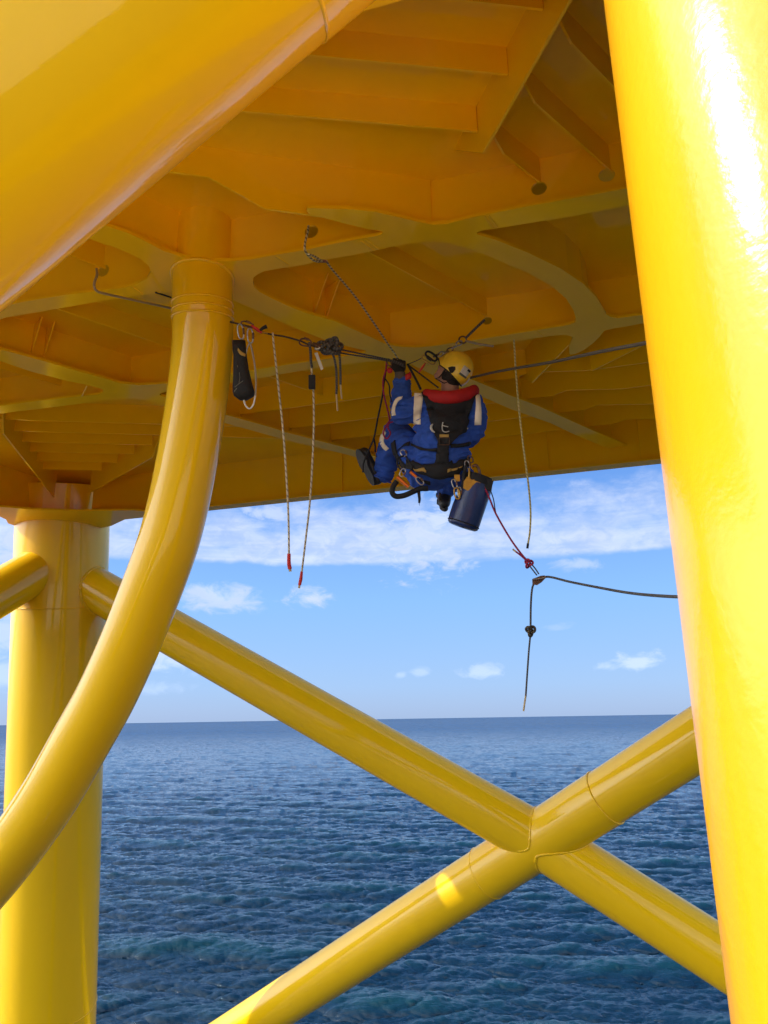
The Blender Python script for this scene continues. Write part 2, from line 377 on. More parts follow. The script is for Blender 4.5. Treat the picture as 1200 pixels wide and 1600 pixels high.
ad = q.node('ShaderNodeVectorMath', operation='ADD'); q.link(bm.outputs[0], ad.inputs[0]); q.link(sc_.outputs[0], ad.inputs[1])
no = q.node('ShaderNodeVectorMath', operation='NORMALIZE'); q.link(ad.outputs[0], no.inputs[0]); q.link(no.outputs[0], b.inputs['Normal'])
q.link(q.math('SUBTRACT', .46, q.math('MULTIPLY', q.step(60, 1500, dist_), .42)), b.inputs['Specular IOR Level'])
# blue mixed in by distance stands in for steep far faces reflecting less sky
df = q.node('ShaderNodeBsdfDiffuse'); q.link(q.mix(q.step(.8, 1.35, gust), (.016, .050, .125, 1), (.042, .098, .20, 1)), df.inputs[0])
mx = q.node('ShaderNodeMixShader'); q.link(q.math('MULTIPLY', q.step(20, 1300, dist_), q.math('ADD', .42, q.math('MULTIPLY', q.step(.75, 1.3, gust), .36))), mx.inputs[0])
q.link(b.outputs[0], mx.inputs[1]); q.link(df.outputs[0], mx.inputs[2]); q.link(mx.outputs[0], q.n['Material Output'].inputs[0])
me.materials.append(ms); o = bpy.data.objects.new('sea', me); C.objects.link(o); o['kind'] = 'structure'
#@@DECK
# ------------------------------------------------------------------ platform deck seen from below
deck = thing('platform_deck', 'yellow steel platform deck seen from below with flanged girders and stiffeners', 'platform', R(0, 5, ZP))
DA = Vector((math.sin(math.radians(105.5)), math.cos(math.radians(105.5)), 0))      # girder direction across the view
DB = Vector((math.sin(math.radians(47)), math.cos(math.radians(47)), 0))            # girder direction away to the right
def ext(p, d, l): return (p[0]+d[0]*l, p[1]+d[1]*l)
def F2(*pp): return [xy(a, b, ZF) for a, b in pp]
nearL = [(175, 356), (200, 364), (225, 376), (255, 392), (287, 402), (325, 407), (362, 408), (395, 405), (425, 399), (450, 395), (475, 391), (525, 380), (562, 373),
         (588, 368.5), (596, 366), (599, 363), (594, 360.5), (575, 358), (537, 349), (500, 339), (482, 334), (479, 329), (480, 325), (512, 326), (550, 327), (587, 331), (625, 340), (650, 346),
         (675, 351), (700, 349.5), (725, 343), (750, 337), (825, 322), (900, 309), (975, 295)]
lowR = [(1000, 506), (980, 510), (960, 513), (944, 517), (936, 527), (926, 537), (912, 547), (899, 553), (890, 554), (889, 542), (894, 531), (895, 527), (886, 523.5), (870, 524),
        (860, 525), (840, 528), (800, 534), (760, 541), (725, 549), (700, 559), (694, 567), (705, 577), (740, 594), (800, 619), (840, 634), (880, 652), (920, 670), (980, 696),
        (950, 701), (900, 680), (860, 661), (800, 640), (740, 614), (700, 598), (660, 578), (640, 568), (622, 563.5), (602, 563), (540, 568.5), (490, 576), (415, 589), (360, 598), (300, 606), (262, 612),
        (252, 614), (249, 616.5), (252, 619), (262, 621), (300, 631), (352, 648), (420, 667), (445, 675), (545, 701), (640, 730), (640, 741), (545, 711), (445, 687), (352, 661), (300, 646), (261, 635),
        (235, 627), (212, 623), (187, 623), (162, 625.5), (125, 631), (62, 639), (0, 646)]
n0, l0, lr, ll = F2(*nearL), F2(*lowR[:1]), F2(*lowR), None
outer = [(-2.55, 2.80)] + n0 + [ext(n0[-1], DA, 3.2), ext(lr[0], DA, 2.9)] + lr + [ext(lr[-1], DA, -2.3), (-6.85, 4.15)]
h1 = F2((45, 470), (100, 461), (150, 455), (195, 449), (212, 444), (230, 435), (236, 425), (232, 415), (220, 405), (200, 395), (175, 385), (150, 376)); h1 += [(-2.55, 3.07), (-6.3, 4.6), ext(h1[0], DA, -3.9)]
h2 = F2((10, 496), (75, 485), (150, 472), (212, 462), (267, 456), (300, 455), (325, 457), (364, 469), (400, 484), (415, 492), (465, 514), (515, 534), (560, 545.5), (570, 547.5), (572, 550), (565, 552.5), (515, 560), (440, 571), (390, 579), (359, 584),
        (264, 599), (237, 601), (217, 602), (187, 599), (162, 591), (125, 581), (75, 566), (25, 552.5), (0, 546))
h2 += [(-3.18, 4.83)]
h3 = F2((0, 564), (50, 581), (100, 594), (137, 601.5), (158, 607.5), (162, 610.5), (160, 614), (153, 616.5), (125, 619), (62, 626), (0, 634)); h3 += [ext(h3[-1], DA, -1.9), (-5.95, 5.6), (-3.42, 4.93)]
h4 = F2((395, 441), (396, 434), (402, 429), (412, 424), (437, 419.5), (475, 414), (500, 407.5), (570, 395), (610, 386), (650, 379), (675, 377.5), (700, 380), (725, 386), (750, 395), (775, 405), (825, 426), (862, 447), (885, 467), (896, 485), (900, 499),
        (898, 504), (891, 507), (875, 510), (825, 518), (750, 530), (700, 537), (675, 541), (650, 543), (625, 542), (600, 536.5), (562, 519), (525, 502.5), (475, 488), (450, 478), (425, 466.5), (405, 456), (397, 448))
h5 = F2((979, 321), (900, 337), (825, 349), (775, 357), (757, 359.5), (745, 363), (745, 366), (775, 375), (825, 395), (875, 419), (912, 444), (932, 465), (942, 482), (947, 491), (953, 495), (965, 497), (997, 493)); h5 += [ext(h5[-1], DA, 2.75), ext(h5[0], DA, 2.9)]
fl = MB(); hplate(fl, outer, [h1, h2, h3, h4, h5], ZF, .022); fl.build('girder_flange', M_Y, deck)
# deck plate
def e1(x): return 7.83-.296*(x-1.18)
def e3(x): return 1.69-.277*(x-1.32)
K = [(-5.05, 10.25), (-3.78, 10.0), (-3.75, e1(-3.75)+.05), (9.0, e1(9.0)+.05), (7.2, e3(7.2)-.05), (-6.95, e3(-6.95)), ]
dp = MB(); hplate(dp, K, [], ZP, .03); dp.build('deck_plate', M_YP, deck)
def weldrun(mb, a, b, z, r=.008): tube(mb, [R(a[0], a[1], z), R(b[0], b[1], z)], r, 6)
def web(a, b, zb=ZF+.022, holes=(), th=.014, joints=True, prof=None):
    mb = MB(); L = dist(a, b)
    hl = []
    for (s, z, r) in holes: hl.append([(s+r*math.cos(q*math.pi/8), z+r*math.sin(q*math.pi/8)) for q in range(16)])
    vplate(mb, a, b, prof or [(0, zb), (L, zb), (L, ZP), (0, ZP)], hl, th)
    weldrun(mb, a, b, ZP); 
    if not prof: weldrun(mb, a, b, zb, .006)
    return mb.build('girder_web', M_Y, deck)
J = (-1.14, 4.13); N1 = (.31, 3.76); N2 = (.07, 5.25); N3 = (-2.22, 5.92); N4 = (1.52, 4.88)
def onA1(x): return 4.01-.268*(x+.64)
rh = .045
def onl(a, b, px, py, z):                                 # distance along a->b of a pixel read on the line's plane
    p = xy(px, py, z); u = ((b[0]-a[0]), (b[1]-a[1])); L = math.hypot(*u); return ((p[0]-a[0])*u[0]+(p[1]-a[1])*u[1])/L
web(J, N1, holes=[(onl(J, N1, 481, 352, 2.93), 2.93, rh)])
tS = [(.93, 3.57), (1.29, 3.465), (1.65, 3.37), (2.02, 3.27), (2.4, 3.17), (2.8, 3.06)]
AR = ext(N1, DA, 4.2)
web(N1, AR, holes=[(dist(N1, s)-.01, ZS-.025, rh) for s in tS])
AL = ext(J, DA, -5.4)
web(AL, J, holes=[(dist(AL, (-1.86, onA1(-1.86))), ZS-.02, rh)])
web((-2.42, 2.93), J)
web(J, (-.45, 4.85)); web((-.45, 4.85), N2); web(N2, (2.47, 7.44))
web(N2, N4, holes=[(dist(N2, (.82, 5.06)), ZS-.02, .035)]); web(N4, ext(N4, DA, 3.3))
web(N3, N2); web(ext(N3, DA, -3.6), N3)
web((-3.2, 4.95), N3); web(N3, (.28, 8.08))
cv = [(.42, 3.80), (.62, 3.86), (.82, 3.955), (1.03, 4.09), (1.24, 4.27), (1.38, 4.44), (1.47, 4.61), (1.52, 4.76), N4]
cvb = MB()
for a, b in zip(cv[:-1], cv[1:]):
    vplate(cvb, a, b, [(-.002, ZF+.022), (dist(a, b)+.002, ZF+.022), (dist(a, b)+.002, ZP), (-.002, ZP)], (), .014); weldrun(cvb, a, b, ZP)
cvb.build('curved_girder_web', M_Y, deck)
# web that steps down to the cranked girder flange
ca, cb = (-3.0, 2.98), (.31, 3.745)
Lc = dist(ca, cb); sx = lambda x: (x-ca[0])/(cb[0]-ca[0])*Lc
web(ca, cb, prof=[(0, 2.93), (sx(-.95), 2.93), (sx(-.64), ZF+.022), (Lc, ZF+.022), (Lc, ZP), (0, ZP)])
# bright end plates that run to the legs
def endplate(a, b, zb, cut): 
    mb = MB(); L = dist(a, b); vplate(mb, a, b, [(0, zb), (L-cut, zb), (L, ZP), (0, ZP)], (), .014); weldrun(mb, a, b, ZP); mb.build('end_bracket_plate', M_Y, deck)
endplate((1.0, 1.62), (.44, 3.50), 2.80, .36)
endplate((-4.2, 8.95), (-3.72, 6.6), 2.78, .2)
endplate((-3.7, 8.85), (-2.36, 7.42), 2.80, .25)
endplate(N4, (1.18, 6.3), 2.77, .5)
endplate((2.3, 4.75), (1.74, 5.6), 2.76, .02)
def hitline(p, d, a, b):
    A = np.array([[d[0], a[0]-b[0]], [d[1], a[1]-b[1]]]); r = np.linalg.solve(A, [a[0]-p[0], a[1]-p[1]]); return (p[0]+d[0]*r[0], p[1]+d[1]*r[0])
# stiffeners
def stiff(a, b, zb=ZS, th=.012, taper=0):
    mb = MB(); L = dist(a, b)
    prof = [(0, zb), (L, zb), (L, ZP), (0, ZP)] if not taper else [(0, zb+.10), (taper*.55, zb+.075), (taper, zb), (L, zb), (L, ZP), (0, ZP)]
    vplate(mb, a, b, prof, (), th); weldrun(mb, a, b, ZP, .006); mb.build('stiffener', M_Y, deck)
dl = lambda y: 1.0+(.44-1.0)*(y-1.62)/(3.50-1.62)
for yk in (2.17, 2.50, 2.835, 3.19):
    b = (dl(yk)-.01, yk); a = hitline(b, (1, .132), (.75, e3(.75)+.03), (-6.9, e3(-6.9)+.03)); a = max(a, hitline(b, (1, .132), (-2.42, 2.93), J))
    stiff(a, b, ZS+.01)
for s in tS[:5]:
    # run back along the second girder direction until the end plate
    q = hitline(s, DB, (1.012, 1.62), (.452, 3.50)); q2 = hitline(s, DB, (.75, e3(.75)+.05), (4, e3(4)+.05)); q = max(q, q2)
    stiff(q, s, taper=.2)
for s in tS[1:]:
    tgt = hitline(s, DB, N4, ext(N4, DA, 3))
    stiff(s, tgt)
stiff(hitline((.82, 5.06), DB, J, N1), (.82, 5.06), ZS+.02)
stiff((-1.86, onA1(-1.86)), (-1.86-.7*.731*1.6, onA1(-1.86)-.7*.682*1.6), ZS)
stiff(hitline((-1.73, 5.46), DB, AL, J), hitline((-1.73, 5.46), DB, N3, N2), ZS+.01)
stiff(hitline((-.52, 6.44), DB, N3, N2), (-.52, 6.44), ZS)
lug = MB()
for k, p in enumerate(((-1.35, 6.62), (-.86, 6.98), (-.45, 7.32), (-.04, 7.68))):
    b0 = hitline(p, DA, N3, (.28, 8.08)); b1 = hitline(p, DA, N2, (2.47, 7.44)); zb = 2.87
    stiff(b0, b1, zb); e2 = ext(b1, DA, 4.5)
    mb = MB(); L = dist(b1, e2); vplate(mb, b1, e2, [(0, zb), (.30, zb), (.42, zb+.035), (.9, zb-.02), (L, zb-.02), (L, ZP), (0, ZP)], (), .012); mb.build('stiffener', M_Y, deck)
    for q, ax in ((b0, DB), (b1, DB)):
        c = R(q[0], q[1], zb-.03)+DA*.02-Vector((0, 0, .0))
        mb = MB(); sheet(mb, [(-.035, .03), (.035, .03), (.035, 0), (.012, -.045), (-.012, -.045), (-.035, 0)], [], c, DA.cross(Z)*-1, Z, DA, -.006, .006); mb.build('lug', M_Y, deck)
for k in range(6):
    y0 = 6.98+.307*k; xl = -3.74-(y0-6.6)*.2
    xr = hitline((-2.24, y0), (1, .122), N3, (.28, 8.08))[0] if y0 < 7.45 else -3.7+(8.85-y0)*.93
    stiff((xl, y0+.122*(xl+2.24)), (xr, y0+.122*(xr+2.24)), 2.93)
# left side more bays (beyond the picture edge)
for k in range(4):
    a = ext((-3.0, 5.15), DA, -.75*(k+1)); stiff(a, hitline(a, DB, ext(N3, DA, -3.6), N3), ZS)
# knee brackets standing on the girder webs
def knee(a, d, h=.26, wd=.17):
    mb = MB(); vplate(mb, a, (a[0]+d[0], a[1]+d[1]), [(0, ZP-h), (wd*.08, ZP-h), (wd, ZP-.012), (0, ZP-.012)], (), .01); mb.build('knee_bracket', M_Y, deck)
nB = DB.cross(Z)
for px, py in ((51, 510), (70, 517)):
    p = hitline(xy(px, py, ZP), nB, (-3.2, 4.95), N3); knee((p[0]+nB[0]*.012, p[1]+nB[1]*.012), nB)
for px, py in ((485, 444), (505, 452)):
    p = hitline(xy(px, py, ZP), nB, (-.45, 4.85), J); knee((p[0]+nB[0]*.012, p[1]+nB[1]*.012), nB)
# edge girders
def edge(a, b, ribs, name='edge_girder'):
    mb = MB(); L = dist(a, b); vplate(mb, a, b, [(0, ZE+.02), (L, ZE+.02), (L, ZP), (0, ZP)], (), .016)
    weldrun(mb, a, b, ZP); g = mb.build(name, M_Y, deck)
    u = Vector((b[0]-a[0], b[1]-a[1], 0)).normalized(); n = u.cross(Z)
    f = MB(); box(f, R((a[0]+b[0])/2, (a[1]+b[1])/2, ZE+.01), u*(L/2), n*.08, Z*.01); f.build('edge_flange', M_Y, g)
    for s in ribs:
        r = MB(); box(r, R(a[0]+u.x*s, a[1]+u.y*s, (ZE+ZP)/2)+n*.018, u*.022, n*.008, Z*((ZP-ZE)/2-.03)); r.build('web_rib', M_Y, g)
    return g
P1, P2 = (-3.85, e1(-3.85)), (9.0, e1(9.0))
edge(P1, P2, [onl(P1, P2, 851, 690, 2.9), onl(P1, P2, 999, 690, 2.9), onl(P1, P2, 851, 690, 2.9)-2.4, onl(P1, P2, 851, 690, 2.9)-4.4])
edge((-4.56, 9.2), (-6.95, e3(-6.95)), [1.5, 3.0])
edge((.75, e3(.75)), (-6.9, e3(-6.9)), [])
edge((7.2, e3(7.2)), (1.95, e3(1.95)), [])
edge((8.95, e1(8.95)), (7.25, e3(7.25)), [])
# collar plate round the far leg
gs = [xy(a, b, ZE-.001) for a, b in ((-60, 786), (0, 789), (50, 793), (125, 795.5), (207, 794.5), (236, 797), (227, 804), (210, 806), (195, 809), (182, 815), (174, 819), (150, 824), (98, 827), (45, 824), (22, 818), (13, 815), (10, 809), (0, 804), (-60, 797))]
gm = MB(); hplate(gm, gs, [], ZE-.026, .024); gm.build('leg_collar_plate', M_Y, deck)

for a, b in (((563, 376), (584, 391)), ((571, 374.5), (592, 389.5)), ((757, 337), (771, 356)), ((763, 336), (777, 355)), ((838, 517), (849, 525.5)), ((431, 400), (452, 414)), ((206, 447), (222, 459)), ((136, 602.5), (128, 619))):
    mb = MB(); tube(mb, [onz(*a, ZF), onz(*b, ZF)], .006, 6); mb.build('butt_weld', M_Y, deck)
#@@LEGS
# walkway added unseen below the frame to bounce light up to the deck
mb = MB(); hplate(mb, [(-6.0, -5.0), (4.0, -5.0), (4.0, -.35), (-6.0, -.35)], [], -1.68, .04); wk = mb.build('bounce_walkway', mat('pale_bounce_paint', (.80, .70, .48), .75, bump=.3, bscale=30, var=.08))
wk['kind'] = 'structure'
# ------------------------------------------------------------------ legs and braces
def ring(mb, c, d, r, br):
    d = Vector(d).normalized(); u = d.orthogonal().normalized(); v = d.cross(u)
    tube(mb, [c+u*(r*math.cos(a))+v*(r*math.sin(a)) for a in [2*math.pi*k/64 for k in range(64)]], br, 8, closed=True)
def pipe(mb, a, b, r, n=2, seg=96): 
    tube(mb, [a+(b-a)*(i/(n-1)) for i in range(n)] if n > 1 else [a, b], r, seg)
def joint(mb, a, d, r, c, e, rc, br=.016, start=0.):
    """weld bead where the pipe (a, d, r) lands on the pipe (c, e, rc)"""
    d = d.normalized(); e = e.normalized(); u = d.orthogonal().normalized(); v = d.cross(u); P = []
    for k in range(64):
        q = a+u*(r*math.cos(k*math.pi/32))+v*(r*math.sin(k*math.pi/32))
        w0 = (q-c)-e*(q-c).dot(e); d0 = d-e*d.dot(e)
        A_, B_, C_ = d0.dot(d0), 2*w0.dot(d0), w0.dot(w0)-rc*rc; D_ = B_*B_-4*A_*C_
        if D_ < 0: return
        s = (-B_-math.sqrt(D_))/2/A_; P.append(q+d*s)
    P2_ = [P[i//3].lerp(P[(i//3+1) % 64], (i % 3)/3) for i in range(192)]                # hand laid bead: uneven width
    tube(mb, P2_, [br*random.uniform(.85, 1.3) for _ in P2_], 8, closed=True)
L1a, L1b = R(-4.385, 9.62, 3.13), R(-4.53, 11.35, -5.3); L1b = L1a+(L1b-L1a)*2.5
leg1 = thing('jacket_column', 'tall yellow tubular leg at the far left corner under the deck', 'column', L1b)
mb = MB(); pipe(mb, L1a, L1b, .60, 2, 128); tl = mb.build('tube', M_Y, leg1)
d1 = (L1b-L1a).normalized()
for py, z in ((948, None), (1572, None)):
    mb = MB()
    # ring seen at this height of the picture
    bs = min(np.linspace(0, 9, 600), key=lambda q: abs(pyof(L1a+d1*q)-py))
    ring(mb, L1a+d1*bs, d1, .60, .008); mb.build('weld_seam', M_Y, leg1)
# flat pads seen as long vertical strips up the leg top
R3a, R3b = R(1.32, 1.69, 3.12), R(1.32, 1.69, -17.3)
leg3 = thing('jacket_column', 'huge sunlit yellow tubular leg in the near right foreground', 'column', R3b)
mb = MB(); pipe(mb, R3a, R3b, .60, 2, 192); mb.build('tube', M_YL, leg3)
# X brace
def wd(w, D=.57): return D*F/w
Cx = W(842, 1312, wd(80.5)); Ba = W(180, 890, wd(63)); Bb = W(1120, 1490, wd(88.5))
Bb = Cx+(Bb-Cx)*1.8; dBa = (Ba-Cx).normalized()
Bc = W(326, 1640, wd(61.5)); Bd = W(1080, 1162, wd(86)); Bd = Cx-(Bc-Cx)*1.4; Bc = Cx+(Bc-Cx)*1.7
xb = thing('cross_brace', 'yellow tubular X brace crossing in front of the sea below the deck', 'brace', Cx)
rB = .285
s = (Ba-L1a).dot(d1); La = L1a+d1*s
mb = MB(); pipe(mb, Cx, La, rB); upper = mb.build('brace_tube', M_Y, xb); upper['label'] = 'upper left arm of the X running up to the far leg'
mb = MB(); pipe(mb, Cx, Bb, rB); lowr = mb.build('brace_tube', M_Y, xb); lowr['label'] = 'lower right arm of the X passing behind the near leg'
mb = MB(); pipe(mb, Bc, Bd, rB*1.0); thru = mb.build('brace_tube', M_Y, xb); thru['label'] = 'through tube of the X from lower left to upper right'
dT = (Bd-Bc).normalized(); can = MB(); pipe(can, Cx-dT*.80, Cx+dT*.95, rB+.008, 2); ring(can, Cx-dT*.80, dT, rB+.003, .011); ring(can, Cx+dT*.95, dT, rB+.003, .011)
can.build('node_sleeve', M_Y, xb)
mb = MB(); far = 3.0
joint(mb, Cx+(Ba-Cx).normalized()*far, (Cx-Ba), rB, Cx, dT, rB+.006, .014); mb.build('weld_seam', M_Y, xb); mb = MB(); joint(mb, Cx+(Bb-Cx).normalized()*far, (Cx-Bb), rB, Cx, dT, rB+.006, .014)
dd = (La-Cx); mb.build('weld_seam', M_Y, xb); mb = MB(); joint(mb, Cx, dd, rB, L1a, d1, .60, .018)
mb.build('weld_seam', M_Y, xb)
# scuff marks on the upper left arm
mk = MB(); bvh = BVHTree.FromPolygons([tuple(Vector(v.co)+WL[upper.name]) for v in upper.data.vertices], [list(p.vertices) for p in upper.data.polygons])
def cast(bv, px, py):
    h = bv.ray_cast(EYE, ray(px, py).normalized()); return h
for st in (((464, 1048), (468, 1043), (471, 1046), (467, 1052)), ((472, 1040), (476, 1038), (474, 1044)), ((477, 1036), (480, 1034)), ((462, 1042), (463, 1043)), ((469, 1054), (471, 1051)), ((465, 1039), (467, 1037))):
    pts = []
    for a, b in st:
        h = cast(bvh, a, b)
        if h[0] is not None: pts.append(h[0]+h[1]*.001)
    if len(pts) > 1: tube(mk, pts, .005, 5)
if mk.v: mk.build('scuff_mark', mat('dark_scuff', (.09, .05, .02), .8), upper)
# brace from the far leg to the left
ob = thing('side_brace', 'short yellow brace leaving the far leg towards the left edge', 'brace', W(60, 850, 9.9))
Sa = W(70, 868, 9.75); s = (Sa-L1a).dot(d1); S0 = L1a+d1*s; S1 = W(-40, 948, 8.7); S1 = S0+(S1-S0)*3
mb = MB(); pipe(mb, S0, S1, rB); mb.build('brace_tube', M_Y, ob)
mb = MB(); joint(mb, S0, S1-S0, rB, L1a, d1, .60, .018); mb.build('weld_seam', M_Y, ob)
# the big brace overhead in the near left
ra, rb = ray(0, 490), ray(585, 0); nn = ra.cross(rb).normalized()
if nn.dot(UP-RT) < 0: nn = -nn
Rb = .285
A0 = EYE+ra*1.45+nn*Rb; A1 = EYE+rb*1.35+nn*Rb; dA = (A1-A0).normalized()
nb = thing('diagonal_brace', 'massive yellow tubular brace slanting across the upper left foreground', 'brace', A0)
mb = MB(); pipe(mb, A0-dA*3.5, A1+dA*1.6, Rb, 2, 192); mb.build('brace_tube', M_Y, nb)
mb = MB(); sA = min(np.linspace(0, 2.5, 300), key=lambda q: abs(pxof(EYE+ra*1.45+dA*q)-508))
ring(mb, A0+dA*sA, dA, Rb-.001, .0045); pipe(mb, A0+dA*sA, A1+dA*1.6, Rb+.002, 2, 192); mb.build('node_sleeve', M_Y, nb)
# curved tube (J-tube)
jt = thing('curved_tube', 'thick yellow tube bending down to the left from the deck', 'pipe', R(-1.14, 4.13, ZF))
cpts = [(315, 432, 4.70), (317, 500, 4.70), (316.5, 545, 4.70), (306, 640, 4.70), (289, 740, 4.70), (273, 813, 4.70), (257, 868, 4.70), (225, 952, 4.72), (199, 1017, 4.73), (163, 1095, 4.76), (129, 1154, 4.78), (84, 1235, 4.80), (37, 1304, 4.84), (-20, 1378, 4.9), (-90, 1452, 4.95), (-200, 1545, 5.0)]
pj = [W(*p) for p in cpts]; top = R(J[0], J[1], ZP-.002)
smp = [Vector(p) for p in cr([tuple(top), tuple(R(J[0], J[1], ZF-.02))]+[tuple(p) for p in pj[1:]], 10)]
# resample smoothing
for _ in range(25):
    smp = [smp[0]]+[(smp[i-1]+smp[i]*2+smp[i+1])/4 for i in range(1, len(smp)-1)]+[smp[-1]]
mb = MB(); tube(mb, smp, .19, 72); mb.build('tube', M_Y, jt)
mb = MB()
def ringat(py):
    i = min(range(1, len(smp)-1), key=lambda i: abs(800-F*(smp[i]-EYE).dot(UP)/(smp[i]-EYE).dot(fwd)-py)); ring(mb, smp[i], smp[i+1]-smp[i-1], .19, .008)
for py in (478, 486, 500): ringat(py)
ring(mb, R(J[0], J[1], ZF-.004), (0, 0, 1), .191, .012); mb.build('weld_seam', M_Y, jt)
#@@RIG
# ------------------------------------------------------------------ the rope access technician
def blob(mb, pts, r, seg=14):
    """tapered limb with rounded ends; pts = points, r = radii"""
    P = [Vector(p) for p in pts]; a = (P[0]-P[1]).normalized(); b = (P[-1]-P[-2]).normalized(); q = []; rr = []
    for k in range(4): th = k/4*math.pi/2; q.append(P[0]+a*r[0]*math.cos(th)); rr.append(max(r[0]*math.sin(th), .001))
    for p, x in zip(P, r): q.append(p); rr.append(x)
    for k in range(3, -1, -1): th = k/4*math.pi/2; q.append(P[-1]+b*r[-1]*math.cos(th)); rr.append(max(r[-1]*math.sin(th), .001))
    tube(mb, q, rr, seg)
def ellipsoid(mb, c, ax, seg=20, rings=12):
    c = Vector(c); ax = [Vector(a) for a in ax]; v = [c+ax[2]]; f = []
    for i in range(1, rings):
        th = math.pi*i/rings
        for k in range(seg):
            a = 2*math.pi*k/seg; v.append(c+ax[0]*(math.sin(th)*math.cos(a))+ax[1]*(math.sin(th)*math.sin(a))+ax[2]*math.cos(th))
    v.append(c-ax[2])
    for k in range(seg): f.append([0, 1+k, 1+(k+1) % seg]); f.append([len(v)-1, 1+(rings-2)*seg+(k+1) % seg, 1+(rings-2)*seg+k])
    for i in range(rings-2):
        for k in range(seg): k2 = (k+1) % seg; f.append([1+i*seg+k, 1+(i+1)*seg+k, 1+(i+1)*seg+k2, 1+i*seg+k2])
    if ax[0].cross(ax[1]).dot(ax[2]) < 0: f = [q[::-1] for q in f]
    mb.add(v, f)
def fuse(mb, name, m, parent, voxel=.008, sm=4, wrinkle=0., wf=9.0):
    """one continuous surface out of the overlapping shapes"""
    me = bpy.data.meshes.new('tmp'); c = Vector(np.mean(np.array(mb.v), axis=0))
    me.from_pydata([tuple(Vector(p)-c) for p in mb.v], [], mb.f); o = bpy.data.objects.new('tmp', me); C.objects.link(o)
    wm = o.modifiers.new('w', 'WELD'); wm.merge_threshold = .0002; r = o.modifiers.new('r', 'REMESH'); r.mode = 'VOXEL'; r.voxel_size = voxel
    if sm: s = o.modifiers.new('s', 'SMOOTH'); s.iterations = sm; s.factor = .5
    dg = bpy.context.evaluated_depsgraph_get(); dg.update(); nm = bpy.data.meshes.new_from_object(o.evaluated_get(dg), depsgraph=dg)
    bpy.data.objects.remove(o); nm.name = name; nm.materials.clear(); nm.materials.append(m)
    if wrinkle:
        nrm = [v.normal.copy() for v in nm.vertices]
        for v, n_ in zip(nm.vertices, nrm):
            p = v.co; q = Vector((p.x*wf, p.y*wf, p.z*wf*2.3)); w_ = noise.noise(q+Vector((noise.noise(q*.5)*2, 0, noise.noise(q*.4+Vector((5, 5, 5)))*2)))
            w2 = noise.noise(q*2.6)
            v.co = p+n_*(wrinkle*((1-abs(w_)*2.6)*.8+w2*.45))
    nm.polygons.foreach_set('use_smooth', [True]*len(nm.polygons)); nm.update()
    o = bpy.data.objects.new(name, nm); link(o, parent, c); return o
def bvh_of(o):
    c = WL[o.name]; return BVHTree.FromPolygons([tuple(v.co+c) for v in o.data.vertices], [list(p.vertices) for p in o.data.polygons])
def patch(bv, rows, name, m, parent, off=.004, th=.003, nu=5, sub=3, dflt=5.0):
    """cloth or webbing lying on a surface; rows = (py, px left, px right) or ((px, py), (px, py))"""
    R_ = []
    rr = [(r[1], r[0], r[2], r[0]) if not isinstance(r[0], tuple) else (r[0][0], r[0][1], r[1][0], r[1][1]) for r in rows]
    rr = cr(rr, sub) if len(rr) > 2 else cr(rr, sub*2)
    out, inn = [], []; last = None
    for x0, y0, x1, y1 in rr:
        for k in range(nu+1):
            u = k/nu; px, py = x0+(x1-x0)*u, y0+(y1-y0)*u; d = ray(px, py).normalized(); h = bv.ray_cast(EYE, d)
            if h[0] is None: base = last if last is not None else dflt; p = EYE+ray(px, py)*base; n_ = -d
            else:
                p = h[0]; last = (p-EYE).dot(fwd); n_ = h[1]
                if n_.dot(d) > 0: n_ = -n_
                n_ = (n_-d*.6).normalized()
            out.append(p+n_*(off+th)); inn.append(p+n_*(off-.004))
    n = len(rr); w_ = nu+1; v = out+inn; N = len(out); f = []
    for i in range(n-1):
        for k in range(nu):
            q = [i*w_+k, i*w_+k+1, (i+1)*w_+k+1, (i+1)*w_+k]; f.append(q[::-1]); f.append([a+N for a in q])
    bd = [k for k in range(w_)]+[i*w_+nu for i in range(1, n)]+[(n-1)*w_+k for k in range(nu-1, -1, -1)]+[i*w_ for i in range(n-2, 0, -1)]
    for i in range(len(bd)): a, b = bd[i], bd[(i+1) % len(bd)]; f.append([a, b, b+N, a+N])
    mb = MB(); mb.add(v, f); return mb.build(name, m, parent)
M_SUIT = mat('blue_coverall_cloth', (.026, .092, .46), .85, bump=.5, bscale=260, var=.18, vscale=12)
M_SKIN = mat('skin', (.45, .22, .14), .55, bump=.2, bscale=120, var=.08, vscale=20)
M_HELM = mat('yellow_helmet_shell', (.93, .62, .04), .32, coat=.3, bump=.08, bscale=30, var=.08, vscale=14)
M_GLOVE = mat('dark_grey_glove', (.022, .021, .022), .8, bump=.5, bscale=200)
M_CUFF = mat('knitted_grey_cuff', (.13, .11, .09), .9, bump=.6, bscale=260)
M_BOOT = mat('black_leather_boot', (.014, .013, .013), .42, bump=.35, bscale=90)
M_REFL = mat('reflective_tape', (.95, .84, .64), .5, bump=.2, bscale=60)
M_COLLAR = mat('red_lifejacket_cloth', (.48, .008, .006), .7, bump=.4, bscale=160, var=.12, vscale=14)
M_VEST = mat('black_vest_cloth', (.009, .009, .010), .7, bump=.6, bscale=150)
M_WHITE = mat('pale_print', (.62, .60, .52), .6)
M_GREYP = mat('grey_print', (.10, .13, .11), .6)
M_HAIR = mat('dark_hair', (.02, .013, .01), .7, bump=.6, bscale=200)
M_NAVY = mat('navy_coated_fabric', (.012, .03, .12), .33, bump=.5, bscale=14, var=.2, vscale=10)
M_OCHRE = mat('ochre_webbing', (.45, .28, .06), .7, bump=.3, bscale=200)
person = thing('person', 'worker in blue coverall and yellow helmet hanging from ropes under the yellow deck', 'person', W(690, 750, 5.0))
sM = MB()
